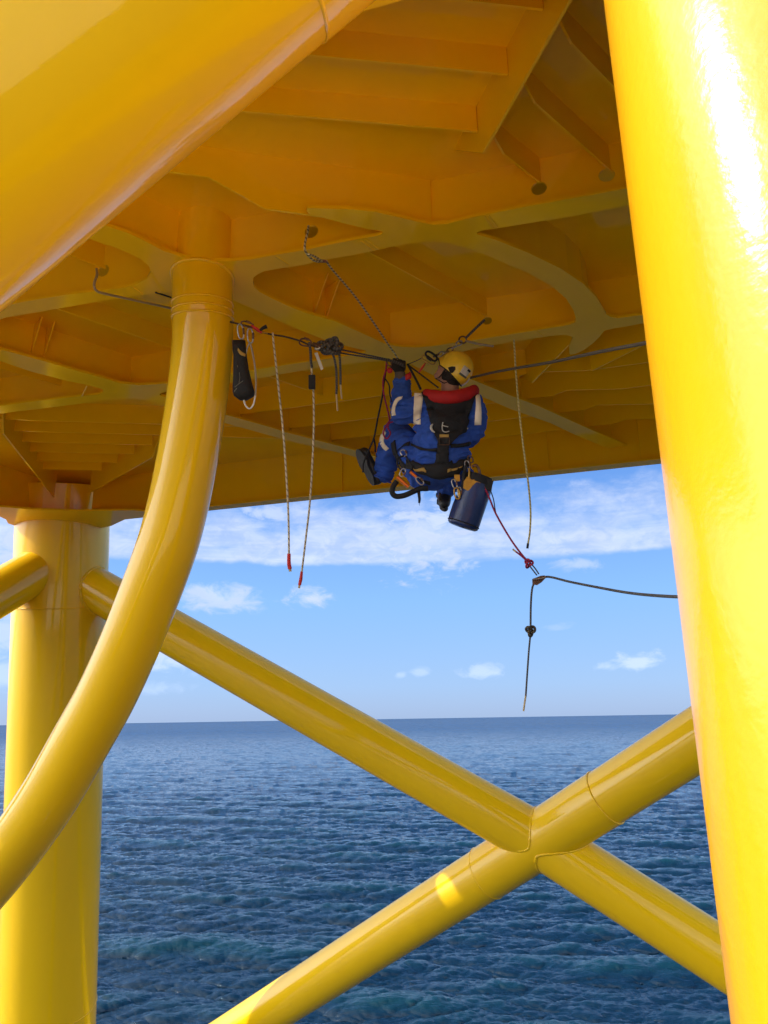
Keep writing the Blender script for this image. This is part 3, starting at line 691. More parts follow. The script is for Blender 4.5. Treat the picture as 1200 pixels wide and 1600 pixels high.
pel, wai, che, shl = W(690, 733, 4.99), W(690, 708, 4.99), W(694, 668, 5.0), W(700, 634, 5.02)
ellipsoid(sM, pel, [RT*.185, UP*.105, fwd*.15]); ellipsoid(sM, wai, [RT*.195, UP*.12, fwd*.14]); ellipsoid(sM, W(692, 688, 4.99), [RT*.195, UP*.12, fwd*.135])
ellipsoid(sM, che, [RT*.205, UP*.15, fwd*.135]); ellipsoid(sM, shl, [RT*.20, UP*.085, fwd*.115]); ellipsoid(sM, W(672, 748, 5.05), [RT*.12, UP*.075, fwd*.13])
ellipsoid(sM, W(716, 742, 5.05), [RT*.10, UP*.08, fwd*.13])
blob(sM, [W(662, 636, 5.02), W(642, 641, 5.02), W(628, 647, 5.03)], [.085, .078, .070]); blob(sM, [W(628, 647, 5.03), W(627, 622, 5.06), W(628, 598, 5.08)], [.070, .066, .056])
blob(sM, [W(738, 632, 5.0), W(744, 650, 4.97), W(741, 674, 5.0)], [.075, .075, .068]); blob(sM, [W(741, 674, 5.0), W(726, 690, 5.18), W(712, 693, 5.36)], [.068, .060, .048])
blob(sM, [W(663, 738, 5.0), W(640, 702, 5.13), W(619, 674, 5.26)], [.125, .105, .088]); blob(sM, [W(619, 674, 5.26), W(609, 706, 5.27), W(600, 738, 5.28)], [.088, .088, .072])
blob(sM, [W(710, 742, 5.05), W(707, 744, 5.3), W(703, 742, 5.46)], [.12, .10, .085]); blob(sM, [W(703, 742, 5.46), W(699, 756, 5.6), W(696, 766, 5.7)], [.085, .075, .065])
suit = fuse(sM, 'coverall', M_SUIT, person, .008, 3, .014, 8.5)
# trouser hem and sleeve hem folds
for a, b, c_, r_ in ((W(596, 748, 5.28), W(600, 738, 5.28), 'cuff_fold', .070), (W(628, 596, 5.08), W(628, 602, 5.08), 'cuff_fold', .0565)):
    mb = MB(); ring(mb, a, b-a, r_, .007); mb.build('cuff_fold', M_SUIT, suit)
sb = bvh_of(suit)
# skin: head, neck, forearm end as one body under the clothes
f_ = (RT*-.60+UP*.58+fwd*.53).normalized(); c_ = (RT*.68+UP*.70-fwd*.12); c_ = (c_-f_*c_.dot(f_)).normalized(); l_ = c_.cross(f_).normalized()
Hc = W(708, 580, 5.06)
bM = MB()
ellipsoid(bM, Hc, [f_*.092, l_*.076, c_*.098]); ellipsoid(bM, Hc+f_*.035-c_*.055, [f_*.062, l_*.056, c_*.06])
ellipsoid(bM, Hc+f_*.075-c_*.092, [f_*.026, l_*.024, c_*.020])                                  # chin
blob(bM, [Hc+f_*.092+c_*.005, Hc+f_*.112-c_*.030], [.010, .014], 10)                             # nose
ellipsoid(bM, Hc+f_*.082+c_*.020, [f_*.016, l_*.055, c_*.012])                                  # brow
ellipsoid(bM, Hc+f_*.090-c_*.060, [f_*.012, l_*.024, c_*.007]); ellipsoid(bM, Hc+f_*.086-c_*.072, [f_*.012, l_*.021, c_*.006])   # lips
for sgn in (-1, 1):
    ellipsoid(bM, Hc+l_*(.078*sgn)-f_*.005-c_*.015, [f_*.018, l_*.010, c_*.030]); ellipsoid(bM, Hc+f_*.066+l_*(.038*sgn)-c_*.035, [f_*.024, l_*.024, c_*.022])
blob(bM, [Hc-c_*.05-f_*.02, W(703, 612, 5.06), W(701, 632, 5.04)], [.062, .060, .085])
blob(bM, [W(701, 640, 5.03), W(692, 690, 5.0), W(690, 728, 5.0)], [.11, .11, .12]); blob(bM, [W(701, 640, 5.03), W(660, 638, 5.03), W(628, 647, 5.04), W(628, 600, 5.08), W(626, 586, 5.08)], [.06, .045, .042, .034, .029])
blob(bM, [W(701, 640, 5.03), W(738, 634, 5.0), W(741, 674, 5.0), W(712, 693, 5.36)], [.06, .045, .042, .03])
blob(bM, [W(672, 736, 5.02), W(619, 676, 5.26), W(600, 738, 5.28)], [.08, .06, .05]); blob(bM, [W(708, 740, 5.05), W(703, 743, 5.46), W(697, 764, 5.68)], [.08, .06, .05])
body = fuse(bM, 'body', M_SKIN, person, .006, 2)
for sgn in (-1, 1):
    e_ = MB(); ellipsoid(e_, Hc+f_*.082+l_*(.031*sgn)+c_*.002, [f_*.010, l_*.013, c_*.009], 12, 8); eo = e_.build('eye', M_WHITE, body)
hm = MB(); ellipsoid(hm, Hc-f_*.022-c_*.012, [f_*.082, l_*.083, c_*.098]); ellipsoid(hm, Hc-f_*.055-c_*.055, [f_*.045, l_*.06, c_*.05])
hm.build('hair', M_HAIR, person)
# helmet
def helmet_pt(th, u, s=1.0):
    ca, sa = math.cos(th), math.sin(th)
    low = -.016 if ca > .8 else (-.016-.036*min(1, (.8-ca)/.35) if ca > -.3 else -.052-.010*min(1, (-.3-ca)/.7))
    semi = .128; phi_m = math.acos(max(-1, min(1, low/semi))); ph = u*phi_m
    rad_f = (.138 if ca > 0 else .128); ridge = 1+.018*math.cos(th*6)*math.sin(ph)**2*(u < .8)
    p = f_*(rad_f*math.sin(ph)*ca*ridge)+l_*(.109*math.sin(ph)*sa*ridge)+c_*(semi*math.cos(ph))
    if ca > .55 and u > .9: p += f_*(.024*(u-.9)/.1*(ca-.55)/.45)
    return Hc+c_*.018-f_*.004+p*s
hM = MB(); NT_, NU_ = 56, 22; v = [helmet_pt(2*math.pi*i/NT_, max(.02, j/NU_)) for j in range(NU_+1) for i in range(NT_)]; v2 = [helmet_pt(2*math.pi*i/NT_, max(.02, j/NU_), .95) for j in range(NU_+1) for i in range(NT_)]
f = []; n0_ = len(v)
for j in range(NU_):
    for i in range(NT_):
        i2 = (i+1) % NT_; q = [j*NT_+i, (j+1)*NT_+i, (j+1)*NT_+i2, j*NT_+i2]; f.append(q); f.append([a+n0_ for a in q[::-1]])
f.append([i for i in range(NT_)]); f.append([n0_+i for i in range(NT_)][::-1])
for i in range(NT_): i2 = (i+1) % NT_; a, b = NU_*NT_+i, NU_*NT_+i2; f.append([a, a+n0_, b+n0_, b])
hM.add(v+v2, f); helmet = hM.build('helmet', M_HELM, person); hb = bvh_of(helmet)
patch(hb, [((700, 574.5), (703.5, 583)), ((706, 572.5), (707.5, 582.5)), ((711.5, 573), (711.8, 577))], 'vent_shade', M_VEST, helmet, .0015, .001, 3, 3)  # dark patch on the shell stands in for the shade inside a vent
patch(hb, [((725.5, 570.5), (717.5, 583.2)), ((736, 579), (728, 590.5))], 'sticker', mat('white_sticker', (.62, .60, .52), .4, var=.1, vscale=60), helmet, .001, .0008, 4, 3)
patch(hb, [((718.6, 581.5), (716.8, 584.3)), ((729, 589.3), (727.6, 592))], 'sticker_band', M_GREYP, helmet, .0022, .0008, 2, 3)
patch(hb, [((731.5, 576.6), (729.8, 579.2)), ((735.6, 579.8), (733.8, 582.4))], 'sticker_print', M_VEST, helmet, .0025, .0006, 2, 3)
rm = MB(); tube(rm, [helmet_pt(2*math.pi*i/40, 1.0, .992) for i in range(40)], .0042, 6, closed=True); rm.build('rim', M_VEST, helmet)
cs = MB()
for a, b in (((697, 577, 4.98), (686, 590, 5.02)), ((710, 592, 4.96), (694, 599, 4.99))):
    pa, pb = W(*a), W(*b); tube(cs, [pa, (pa+pb)/2-fwd*.01, pb, Hc+f_*.072-c_*.112], .0055, 6, flat=.4)
chin = cs.build('chin_strap', M_DARK, helmet)
# gloves
def hand(w0, a, s, n_, curls, name, cuff):
    mb = MB(); a, s, n_ = a.normalized(), s.normalized(), n_.normalized()
    ellipsoid(mb, w0+a*.045, [s*.044, n_*.020, a*.052]); ellipsoid(mb, w0+a*.03+s*.022+n_*.012, [s*.024, n_*.018, a*.032]); blob(mb, [w0-a*.03, w0+a*.02], [.031, .030])
    for k, (o_, L) in enumerate(((.033, .92), (.011, 1.0), (-.011, .95), (-.033, .78))):
        p = w0+a*(.088-.004*abs(k-1))+s*o_; P = [p-a*.03, p]; ang = 0
        for seg_, cu in zip((.042*L, .027*L, .022*L), curls):
            ang += math.radians(cu+k*4); p = p+(a*math.cos(ang)+n_*math.sin(ang))*seg_; P.append(p)
        blob(mb, P, [.0115, .0115, .0108, .0100, .0092], 10)
    t0 = w0+a*.028+s*.036+n_*.010; blob(mb, [t0, t0+(a*.6+s*.55+n_*.55).normalized()*.034, t0+(a*.6+s*.55+n_*.55).normalized()*.034+(a*.5-s*.55+n_*.65).normalized()*.032], [.014, .0125, .0108], 10)
    g = fuse(mb, name, M_GLOVE, person, .0042, 2)
    cm = MB(); tube(cm, [w0-a*.055, w0-a*.03, w0+a*.004], [.036, .036, .037], 20); cm.build('glove_cuff', M_CUFF, g); return g
g1 = hand(W(625, 583, 5.06), (UP*1+RT*-.03), (RT*-.95-fwd*.25), (fwd*1+UP*.1-RT*.2), (70, 75, 55), 'glove', 1)
g2 = hand(W(706, 693, 5.40), (RT*-.8+UP*.35+fwd*.2), (UP*.9+RT*.3), (fwd*-.9+UP*.1), (55, 70, 50), 'glove', 1)
# boots
def boot(heel, toe, ank, up_, name):
    mb = MB(); d = (toe-heel).normalized(); s = d.cross(up_).normalized(); up_ = s.cross(d).normalized(); L = (toe-heel).length
    blob(mb, [heel+d*.035+up_*.038, heel+d*L*.45+up_*.040, heel+d*(L-.045)+up_*.034], [.041, .044, .043]); ellipsoid(mb, toe-d*.045+up_*.036, [d*.055, s*.052, up_*.040])
    blob(mb, [heel+d*.05+up_*.04, ank], [.048, .055])
    b = fuse(mb, name, M_BOOT, person, .007, 3)
    so_ = MB(); out = []
    for k in range(28):
        a = 2*math.pi*k/28; x_ = math.cos(a); wv = (.050 if x_ > 0 else .040)*(1-.22*math.exp(-((x_+.15)/.28)**2)); out.append((L/2+x_*(L/2+.006), math.sin(a)*wv))
    sheet(so_, out, [], heel-up_*.010, d, s, s.cross(d)*-1 if False else up_, -.006, .020); so2 = so_.build('boot_sole', mat('black_rubber', (.02, .02, .02), .6, bump=.4, bscale=60), b)
    for k in range(7):
        pass
    return b
boot(W(586, 757, 5.24), W(560, 703, 5.30), W(600, 741, 5.28), (RT*.78-UP*.42+fwd*.35), 'boot')
boot(W(695, 796, 5.56), W(690, 778, 5.84), W(696, 764, 5.70), (UP*1+fwd*.12), 'boot')
# reflective strips on the coverall
for rows in ([(614, 647.5, 661), (625, 647, 660.5), (640, 646.3, 658.5), (652, 645.8, 657.5), (663, 646, 657.5)], [(617, 742.5, 749), (630, 743.5, 751), (645, 742.5, 752), (664, 741.5, 751.5)],
             [((629, 619), (627.5, 623.5)), ((620, 622), (622.5, 627)), ((614.5, 631), (619, 633.5)), ((612.3, 641), (617.3, 641.5)), ((612.8, 650), (618.8, 648.5))],
             [((600, 671), (603.5, 676)), ((596, 679), (601, 683)), ((593.8, 688), (600, 690)), ((596, 697), (603, 696)), ((603, 705), (608, 700.5))]):
    patch(sb, rows, 'reflective_strip', M_REFL, suit, .004, .002, 3, 4)
# red collar of the life jacket round the neck
nc = W(703.5, 620, 5.02); cp = []
for k in range(25):
    a = math.radians(-205+k*(230/24)); cp.append(nc+RT*(.158*math.cos(a)*1.02)+fwd*(.135*math.sin(a)+.0)+UP*(-.004+.030*abs(math.cos(a))**2+.014*math.cos(a)+.020*math.sin(a)))
cm = MB(); tube(cm, cp, [.022]+[.037]*6+[.039]*11+[.037]*6+[.022], 16, flat=1.15, upv=UP); cm.build('lifejacket_collar', M_COLLAR, person)
# black vest, straps, belt
ves = patch(sb, [(612, 658, 744), (622, 661, 742), (632, 665, 739), (645, 669, 735), (655, 672, 732), (664, 674, 729), (673, 676, 726), (682, 680, 717), (690, 683, 708), (697, 684, 703)], 'lifejacket_back', M_VEST, person, .012, .012, 10, 3)
patch(sb, [(692, 684.5, 701.5), (705, 683, 701), (718, 681, 701), (730, 680, 703)], 'back_strap', M_VEST, ves, .012, .008, 4, 4)
patch(sb, [((684, 712), (690, 716)), ((677, 726), (684, 728)), ((667, 739), (674, 742))], 'back_strap', M_VEST, ves, .014, .004, 3, 4)
patch(sb, [((642, 693), (642, 696.5)), ((662, 700), (662, 704)), ((684, 701), (684, 705))], 'back_strap', M_VEST, ves, .006, .004, 2, 5)
patch(sb, [((704, 694), (704, 700)), ((720, 693), (720, 699)), ((735, 690), (735, 695))], 'back_strap', M_VEST, ves, .006, .004, 2, 5)
belt = patch(sb, [((637, 719), (637, 731)), ((650, 724), (650, 737)), ((670, 725), (670, 744)), ((690, 722), (690, 746)), ((708, 724), (708, 744)), ((722, 718), (722, 734)), ((731, 712), (731, 726))], 'waist_belt', M_DARK, person, .014, .016, 5, 4)
for rows in ([((648, 731.5), (648, 734)), ((660, 733), (660, 736)), ((667, 733.5), (667, 736))], [((697, 733), (697, 736.5)), ((708, 732), (708, 735)), ((720, 728), (720, 730.5))]):
    patch(sb, rows, 'belt_trim', M_OCHRE, belt, .031, .002, 2, 4)
patch(sb, [((640, 738), (646, 741)), ((655, 748), (658, 752)), ((672, 752), (672, 757))], 'leg_loop', M_DARK, belt, .008, .008, 3, 4)
patch(sb, [((612, 692), (618, 688)), ((614, 706), (620, 704)), ((621, 722), (627, 718)), ((632, 733), (636, 728))], 'leg_loop', M_DARK, belt, .005, .005, 3, 4)
patch(sb, [((619, 706), (625, 702)), ((630, 698), (634, 693)), ((640, 697), (641, 691))], 'leg_loop', M_DARK, belt, .007, .005, 3, 4)
# pale printed marks on the back of the life jacket: a crescent, a hooked letter t and a dash
def mark(pts, wds, nm):
    mb = MB(); P = []
    for a, b in pts:
        h = cast(sb, a, b); P.append((h[0] if h[0] is not None else W(a, b, 4.85))-fwd*.030)
    tube(mb, [Vector(q) for q in cr([tuple(p) for p in P], 4)], wds, 8, flat=.6); mb.build(nm, M_WHITE, ves)
mark([(676, 663), (673.2, 667.5), (674.5, 673), (679, 676.5)], [.003, .010, .011, .009, .004], 'printed_crescent')
mark([(691.5, 660.5), (690.2, 668), (691.5, 674), (696, 675.8), (701, 674.5)], [.0055]*5, 'printed_letter'); mark([(690.5, 665.5), (699.5, 667.8)], [.0042]*3, 'printed_letter')
mark([(727, 674), (730.5, 669.5)], [.005, .0035], 'printed_dash')
bk = MB(); z0 = (cast(sb, 694, 690)[0]-EYE).dot(fwd)-.035
pb_ = [W(686.5, 684, z0), W(702, 684, z0), W(702, 695, z0), W(686.5, 695, z0)]; tube(bk, pb_, .0035, 6, closed=True); bk.build('buckle', M_RUST, ves)
bk = MB(); box(bk, W(694, 681, z0), RT*.030, UP*.009, fwd*.006); bk.build('buckle_tab', M_OCHRE, ves)

# ------------------------------------------------------------------ hardware makers
def oval(c, a, b, la, lb, n=20, k=2.6):
    """superellipse loop points in the frame a (long), b (short)"""
    out = []
    for i in range(n):
        t_ = 2*math.pi*i/n; x_, y_ = math.cos(t_), math.sin(t_)
        out.append(c+a*(la*math.copysign(abs(x_)**(2/k), x_))+b*(lb*math.copysign(abs(y_)**(2/k), y_)))
    return out
def karabiner(p, q, width, m, label, group='karabiners on the rigging', gate=True, r=.005, side=None, parent=None, name='karabiner'):
    a = (q-p); L = a.length; a.normalize(); b = side or (a.cross(fwd).normalized()); c = (p+q)/2
    if parent is None: t_ = thing(name, label, 'karabiner', c, group)
    else: t_ = parent
    pts = []
    for i, pt in enumerate(oval(c, a, b, L/2-r, width/2, 22)): 
        t2 = (pt-c).dot(a)/L; pts.append(pt+b*(t2*width*.18))
    mb = MB(); tube(mb, pts, r, 8, closed=True); bo = mb.build('body' if parent is None else name, m, t_)
    if gate:
        mb = MB(); g0 = c+b*(width/2+.001)-a*L*.18; g1_ = c+b*(width/2+.001)+a*L*.20; tube(mb, [g0, g1_], r*1.5, 8); mb.build('gate_sleeve', m if m is not M_STEEL else M_RUST, bo if parent is not None else t_)
    return t_
def rope(name, pts, r, m, label, n=8, group=None, parent=None, cat='rope'):
    mb = MB(); P = [Vector(q) for q in cr([tuple(W(*p)) if not isinstance(p, Vector) else tuple(p) for p in pts], n)]
    tube(mb, P, r, 8); o = mb.build(name, m, parent)
    if parent is None: tag(o, label, cat, group)
    return o
def roped(name, pts, r, m, label, ends, group=None, n=8):
    """rope with its own end pieces: thing > cord, end tips"""
    t_ = thing(name, label, 'rope', W(*pts[0]), group); rope('cord', pts, r, m, None, n, parent=t_)
    for nm, ep, er, em in ends: rope(nm, ep, er, em, None, 4, parent=t_)
    return t_
def knot(c, r, m, parent, name='knot', ax=None, turns=2.6, cr_=.006):
    """a small tied knot: a trefoil-like tangle of cord"""
    mb = MB(); P = []
    a = (ax or UP).normalized(); b = a.cross(fwd).normalized(); d = a.cross(b)
    for i in range(60):
        t_ = 2*math.pi*i/60; P.append(c+b*(r*(math.sin(t_)+2*math.sin(2*t_))*.33)+a*(r*(math.cos(t_)-2*math.cos(2*t_))*.40)+d*(r*-math.sin(3*t_)*.45))
    tube(mb, P, cr_, 7, closed=True); o = mb.build(name, m, parent); return o
#  gear on the harness: parts of the person's harness
seat = MB(); pts = [W(620, 752, 4.86), W(614, 761, 4.85), (W(613, 770, 4.84)), W(619, 775.5, 4.84), W(632, 774, 4.84), W(646, 768, 4.84), W(657, 763.5, 4.85), W(668, 763, 4.86)]
tube(seat, [Vector(q) for q in cr([tuple(p) for p in pts], 6)], .018, 12); lan = seat.build('padded_lanyard', M_DARK, belt)
tl_ = MB(); tube(tl_, [W(654, 766, 4.85), W(655.5, 780, 4.85), W(655, 786, 4.85)], [.011, .009, .007], 8); tube(tl_, [W(655, 786, 4.85), W(655.4, 790, 4.85)], [.002, .001], 6); tl_.build('strap_end', M_DARK, lan)
mb = MB(); tube(mb, [W(620, 745, 4.82), W(629, 753, 4.82), W(638.5, 761, 4.82)], .012, 12); mb.build('orange_tool', M_ORANGE, lan)
mb = MB(); tube(mb, [W(641, 737, 4.84), W(646, 741.5, 4.84), W(651, 746, 4.84)], .010, 10); mb.build('orange_tool', M_ORANGE, lan)
karabiner(W(633, 732, 4.83), W(625, 745, 4.83), .030, M_STEEL, '', parent=belt, r=.0042)
karabiner(W(651, 745, 4.83), W(661, 758, 4.83), .030, M_STEEL, '', parent=belt, r=.0042)
karabiner(W(628, 702, 4.98), W(633, 714, 4.96), .034, M_STEEL, '', parent=belt, r=.005)
o = rope('gear_loop', [(631, 712, 4.93), (622, 716, 4.92), (621, 726, 4.90), (628, 735, 4.86), (634, 738, 4.86)], .0065, M_DARK, None, parent=belt)
o = rope('gear_loop', [(634, 713, 4.93), (640, 722, 4.90), (644, 730, 4.86), (641, 737, 4.84)], .0065, M_DARK, None, parent=belt)
# yellow pulley and karabiners on the right hip
karabiner(W(733, 711, 4.86), W(737, 724, 4.84), .028, M_RUST, '', parent=belt, r=.004)
karabiner(W(729, 719, 4.86), W(731, 733, 4.84), .030, M_STEEL, '', parent=belt, r=.004)
tb = MB(); tube(tb, [Vector(q) for q in cr([tuple(W(*p)) for p in ((738, 729, 4.8), (744, 727, 4.8), (748.5, 734, 4.8), (749.5, 746, 4.8), (747, 752, 4.8))], 5)], .0095, 10); tb.build('cam_frame', M_RUST, belt)
tb = MB()
sheet(tb, [(-.052, .02), (-.03, .05), (.0, .03), (.03, .035), (.055, .02), (.05, -.012), (.034, -.036), (-.03, -.040), (-.056, -.024)], [], W(737, 757, 4.78), RT, UP, fwd, -.014, .014); tb.build('yellow_descender', M_GOLD, belt)
tb = MB(); tube(tb, [W(733.5, 732, 4.80), W(733, 744, 4.79), W(734, 752, 4.78)], [.006, .008, .010], 8); tb.build('descender_arm', M_GOLD, belt)
tb = MB(); box(tb, W(714, 747, 4.82), RT*.018, UP*.022, fwd*.010); tb.build('yellow_tab', M_GOLD, belt)
tb = MB(); tube(tb, [W(728, 728, 4.82), W(725, 742, 4.80), W(724, 762, 4.79)], [.010, .013, .013], 8); tb.build('black_sling', M_DARK, belt)
karabiner(W(708, 748, 4.80), W(712, 764, 4.79), .028, M_STEEL, '', parent=belt, r=.004)
karabiner(W(713, 761, 4.79), W(715, 781, 4.78), .032, M_GOLD, '', parent=belt, r=.0055)
karabiner(W(718, 760, 4.80), W(718.5, 779, 4.79), .026, M_STEEL, '', parent=belt, r=.005)

# ------------------------------------------------------------------ tool bag
bag = thing('tool_bag', 'dark navy cylindrical rope bag hanging below the worker at his right hip', 'bag', W(732, 790, 4.86))
ba, bb_ = W(747, 751, 4.86), W(722, 824, 4.84); bd_ = (bb_-ba).normalized(); u_ = bd_.cross(fwd).normalized(); v_ = bd_.cross(u_)
bd2 = MB(); nseg = 40; V = []; f = []; prof = [(0, .098), (.03, .103), (.12, .106), (.2, .105), (.28, .106), (.30, .104), (.315, .103), (.325, .090), (.327, .02)]
for t_, r_ in prof:
    for k in range(nseg):
        a = 2*math.pi*k/nseg; dn = 1+.035*math.sin(a*3+t_*20)*(.3+t_)+.02*noise.noise(Vector((math.cos(a)*2, math.sin(a)*2, t_*14)))*2
        V.append(ba+bd_*t_*(1)+u_*(r_*dn*math.cos(a))+v_*(r_*dn*math.sin(a)*.92))
for j in range(len(prof)-1):
    for k in range(nseg): k2 = (k+1) % nseg; f.append([j*nseg+k, (j+1)*nseg+k, (j+1)*nseg+k2, j*nseg+k2][::-1])
f.append(list(range((len(prof)-1)*nseg, len(prof)*nseg))[::-1]); bd2.add(V, f); bd2.build('bag_body', M_NAVY, bag)
tp = MB(); tube(tp, [ba-bd_*.035, ba-bd_*.01, ba+bd_*.02], [.085, .098, .100], 32); tp.build('bag_collar', M_DARK, bag)
tp = MB(); box(tp, W(762, 757, 4.78), RT*.028+UP*-.012, UP*.034+RT*.010, fwd*.006); tp.build('bag_flap', M_DARK, bag)
mb = MB(); ring(mb, ba+bd_*.300, bd_, .106, .0035); mb.build('bag_seam', M_VEST, bag)
o = rope('drawcord', [(766, 765, 4.78), (771, 780, 4.78), (774, 798, 4.78), (777, 808, 4.78)], .0035, M_DARK, None, parent=bag)

# ------------------------------------------------------------------ ropes
rope('hand_line', [(622, 561, 5.02), (616, 551, 4.99), (610, 543, 4.95), (560, 470, 4.55), (520, 422, 4.25), (510, 408, 4.16)], .0062, M_RBW, 'black and white twisted rope rising from the gloved hand to a girder flange', n=14)
hl_ = thing('hand_line_anchor', 'short doubled rope and clip looped through the round hole in the girder web', 'rope', W(495, 405, 4.1), None)
rope('cord', [(482, 353, 4.02), (481, 362, 3.98), (477, 378, 3.95), (476.5, 389, 3.93), (480, 397, 3.96), (489, 406, 4.02), (498, 409, 4.08)], .0062, M_RBW, None, parent=hl_)
rope('cord', [(482, 397, 3.95), (492, 401, 4.02), (504, 409, 4.1)], .0062, M_RBW, None, parent=hl_)
mb = MB(); box(mb, W(503, 408, 4.1), RT*.026, UP*.006-RT*.006, fwd*.008); mb.build('clip', M_RUST, hl_)
rope('cable_sling', [(151, 420, 4.45), (151.5, 430, 4.40), (148, 440, 4.36), (147.5, 448, 4.34), (152, 455, 4.36), (165, 459, 4.42), (215, 470, 4.7), (268, 482, 5.0), (330, 497, 5.0)], .0075, M_CABLE, 'grey wire sling bent out of a hole in the girder left of the curved tube', n=6, cat='wire')
rope('cable_sling', [(243, 457, 4.88), (256, 461, 4.93), (272, 466, 5.0), (300, 473, 5.0)], .006, M_DARK, 'thin dark line under the girder just left of the curved tube', n=6, cat='wire')
# traverse line from the curved tube to the worker
rope('traverse_rope', [(360, 503, 4.62), (376, 507, 4.58), (395, 512, 4.58), (417, 521, 4.60), (445, 526, 4.64), (470, 533, 4.68), (486, 540, 4.70), (507, 543, 4.74)], .006, M_RG, 'brown rope running from the curved tube through the hanging clips')
rope('traverse_rope', [(507, 541, 4.74), (560, 552, 4.85), (612, 563, 4.96), (630, 569, 4.99)], .0055, M_RD, 'upper of two dark ropes between the rope bundle and the raised glove')
rope('traverse_rope', [(507, 548, 4.74), (560, 556, 4.85), (612, 565, 4.97), (632, 573, 5.0)], .0055, M_RD, 'lower of two dark ropes between the rope bundle and the raised glove')
rope('traverse_rope', [(637, 570, 5.04), (660, 587, 5.05), (685, 606, 5.06)], .0055, M_RG, 'brown rope slanting from the raised glove down to the red collar')
rope('traverse_rope', [(728, 592, 5.1), (780, 580, 4.6), (860, 566, 3.9), (940, 549, 3.3), (1003, 537, 2.95), (1085, 520, 2.55)], .0085, M_RG, 'thick brown rope from behind the helmet to the big near leg', n=6)
# clips and bag near the curved tube
karabiner(W(375, 505, 4.56), W(377, 531, 4.56), .034, M_STEEL, 'steel karabiner holding the black tool pouch beside the curved tube')
karabiner(W(391, 512, 4.57), W(391, 537, 4.57), .034, M_STEEL, 'steel karabiner holding the grey wire loop next to the pouch')
karabiner(W(376, 503, 4.56), W(397, 511, 4.57), .030, M_RUST, 'dark karabiner lying along the line above the pouch')
karabiner(W(467, 532, 4.67), W(487, 538, 4.68), .045, M_RUST, 'brown karabiner joining the line above the small black box', r=.0055)
cl = thing('rope_grab', 'small red and black rope clamp on the line right of the pouch', 'clamp', W(405, 514, 4.57))
mb = MB(); tube(mb, [W(393, 509, 4.57), W(402, 515, 4.57), (W(409, 520, 4.57))], [.012, .017, .010], 8, flat=.6); mb.build('clamp_body', M_RED, cl)
mb = MB(); tube(mb, [W(406, 516, 4.56), W(412, 512, 4.56), W(417, 510, 4.56)], [.008, .011, .013], 8); mb.build('clamp_handle', M_DARK, cl)
mb = MB(); tube(mb, [W(402, 517, 4.58), W(418, 521, 4.58)], [.006, .004], 8); mb.build('clamp_pin', M_GOLD, cl)
pch = thing('tool_pouch', 'scuffed black tapered tool pouch hanging beside the curved tube', 'pouch', W(380, 580, 4.56))
Mp = mat('scuffed_black_canvas', (.012, .011, .010), .75, bump=.6, bscale=50)
mb = MB(); V = []; f = []; rows_ = [(532, 362.5, 383.5, .018), (545, 363.5, 384.5, .030), (556, 365, 385.5, .035), (575, 365, 388, .045), (600, 364.5, 394, .055), (613, 364, 398, .055), (619, 366, 396, .050), (625, 374, 386, .030)]
ns = 24
for py, x0, x1, dp_ in rows_:
    c0, hw = (x0+x1)/2, (x1-x0)/2*4.56/F
    for k in range(ns): a = 2*math.pi*k/ns; V.append(W(c0, py, 4.56)+RT*(hw*math.copysign(abs(math.cos(a))**.7, math.cos(a)))+fwd*(dp_*math.copysign(abs(math.sin(a))**.7, math.sin(a))))
for j in range(len(rows_)-1):
    for k in range(ns): k2 = (k+1) % ns; f.append([j*ns+k, (j+1)*ns+k, (j+1)*ns+k2, j*ns+k2])
f.append(list(range(ns))); f.append(list(range((len(rows_)-1)*ns, len(rows_)*ns))[::-1]); mb.add(V, f); pb2 = mb.build('pouch_body', Mp, pch); pbv = bvh_of(pb2)
patch(pbv, [((372, 543.5), (371.5, 548)), ((377, 549), (375, 554)), ((383.5, 553), (383, 557.5))], 'yellow_flash', M_OCHRE, pb2, .002, .001, 2, 4)
Ms = mat('pale_scuff', (.22, .20, .15), .9)
for pts in (((374, 582), (375, 590), (373.5, 598)), ((367, 605), (373, 600), (380, 595)), ((371, 571), (371.5, 574)), ((366, 612), (370, 607))):
    mb = MB(); P = []
    for a, b in pts: h = cast(pbv, a, b); P.append(h[0]-fwd*.001) if h[0] is not None else None
    if len(P) > 1: tube(mb, P, .0028, 5, flat=.4); mb.build('scuff_mark', Ms, pb2)
wl = thing('wire_loop', 'grey wire sling loop with white end hanging round the black pouch', 'wire', W(399, 590, 4.55))
rope('grey_wire', [(391, 537, 4.55), (394, 548, 4.55), (398, 570, 4.54), (400, 595, 4.54), (399, 618, 4.54)], .006, M_CABLE, None, parent=wl)
rope('white_wire', [(399, 618, 4.54), (396, 632, 4.54), (390, 638.5, 4.54), (384, 634, 4.54), (381, 625, 4.55)], .0052, mat('white_plastic', (.7, .68, .6), .5), None, parent=wl)
rope('small_link', [(390, 535, 4.56), (386, 545, 4.56), (384, 555, 4.56)], .004, M_STEEL, None, parent=wl)
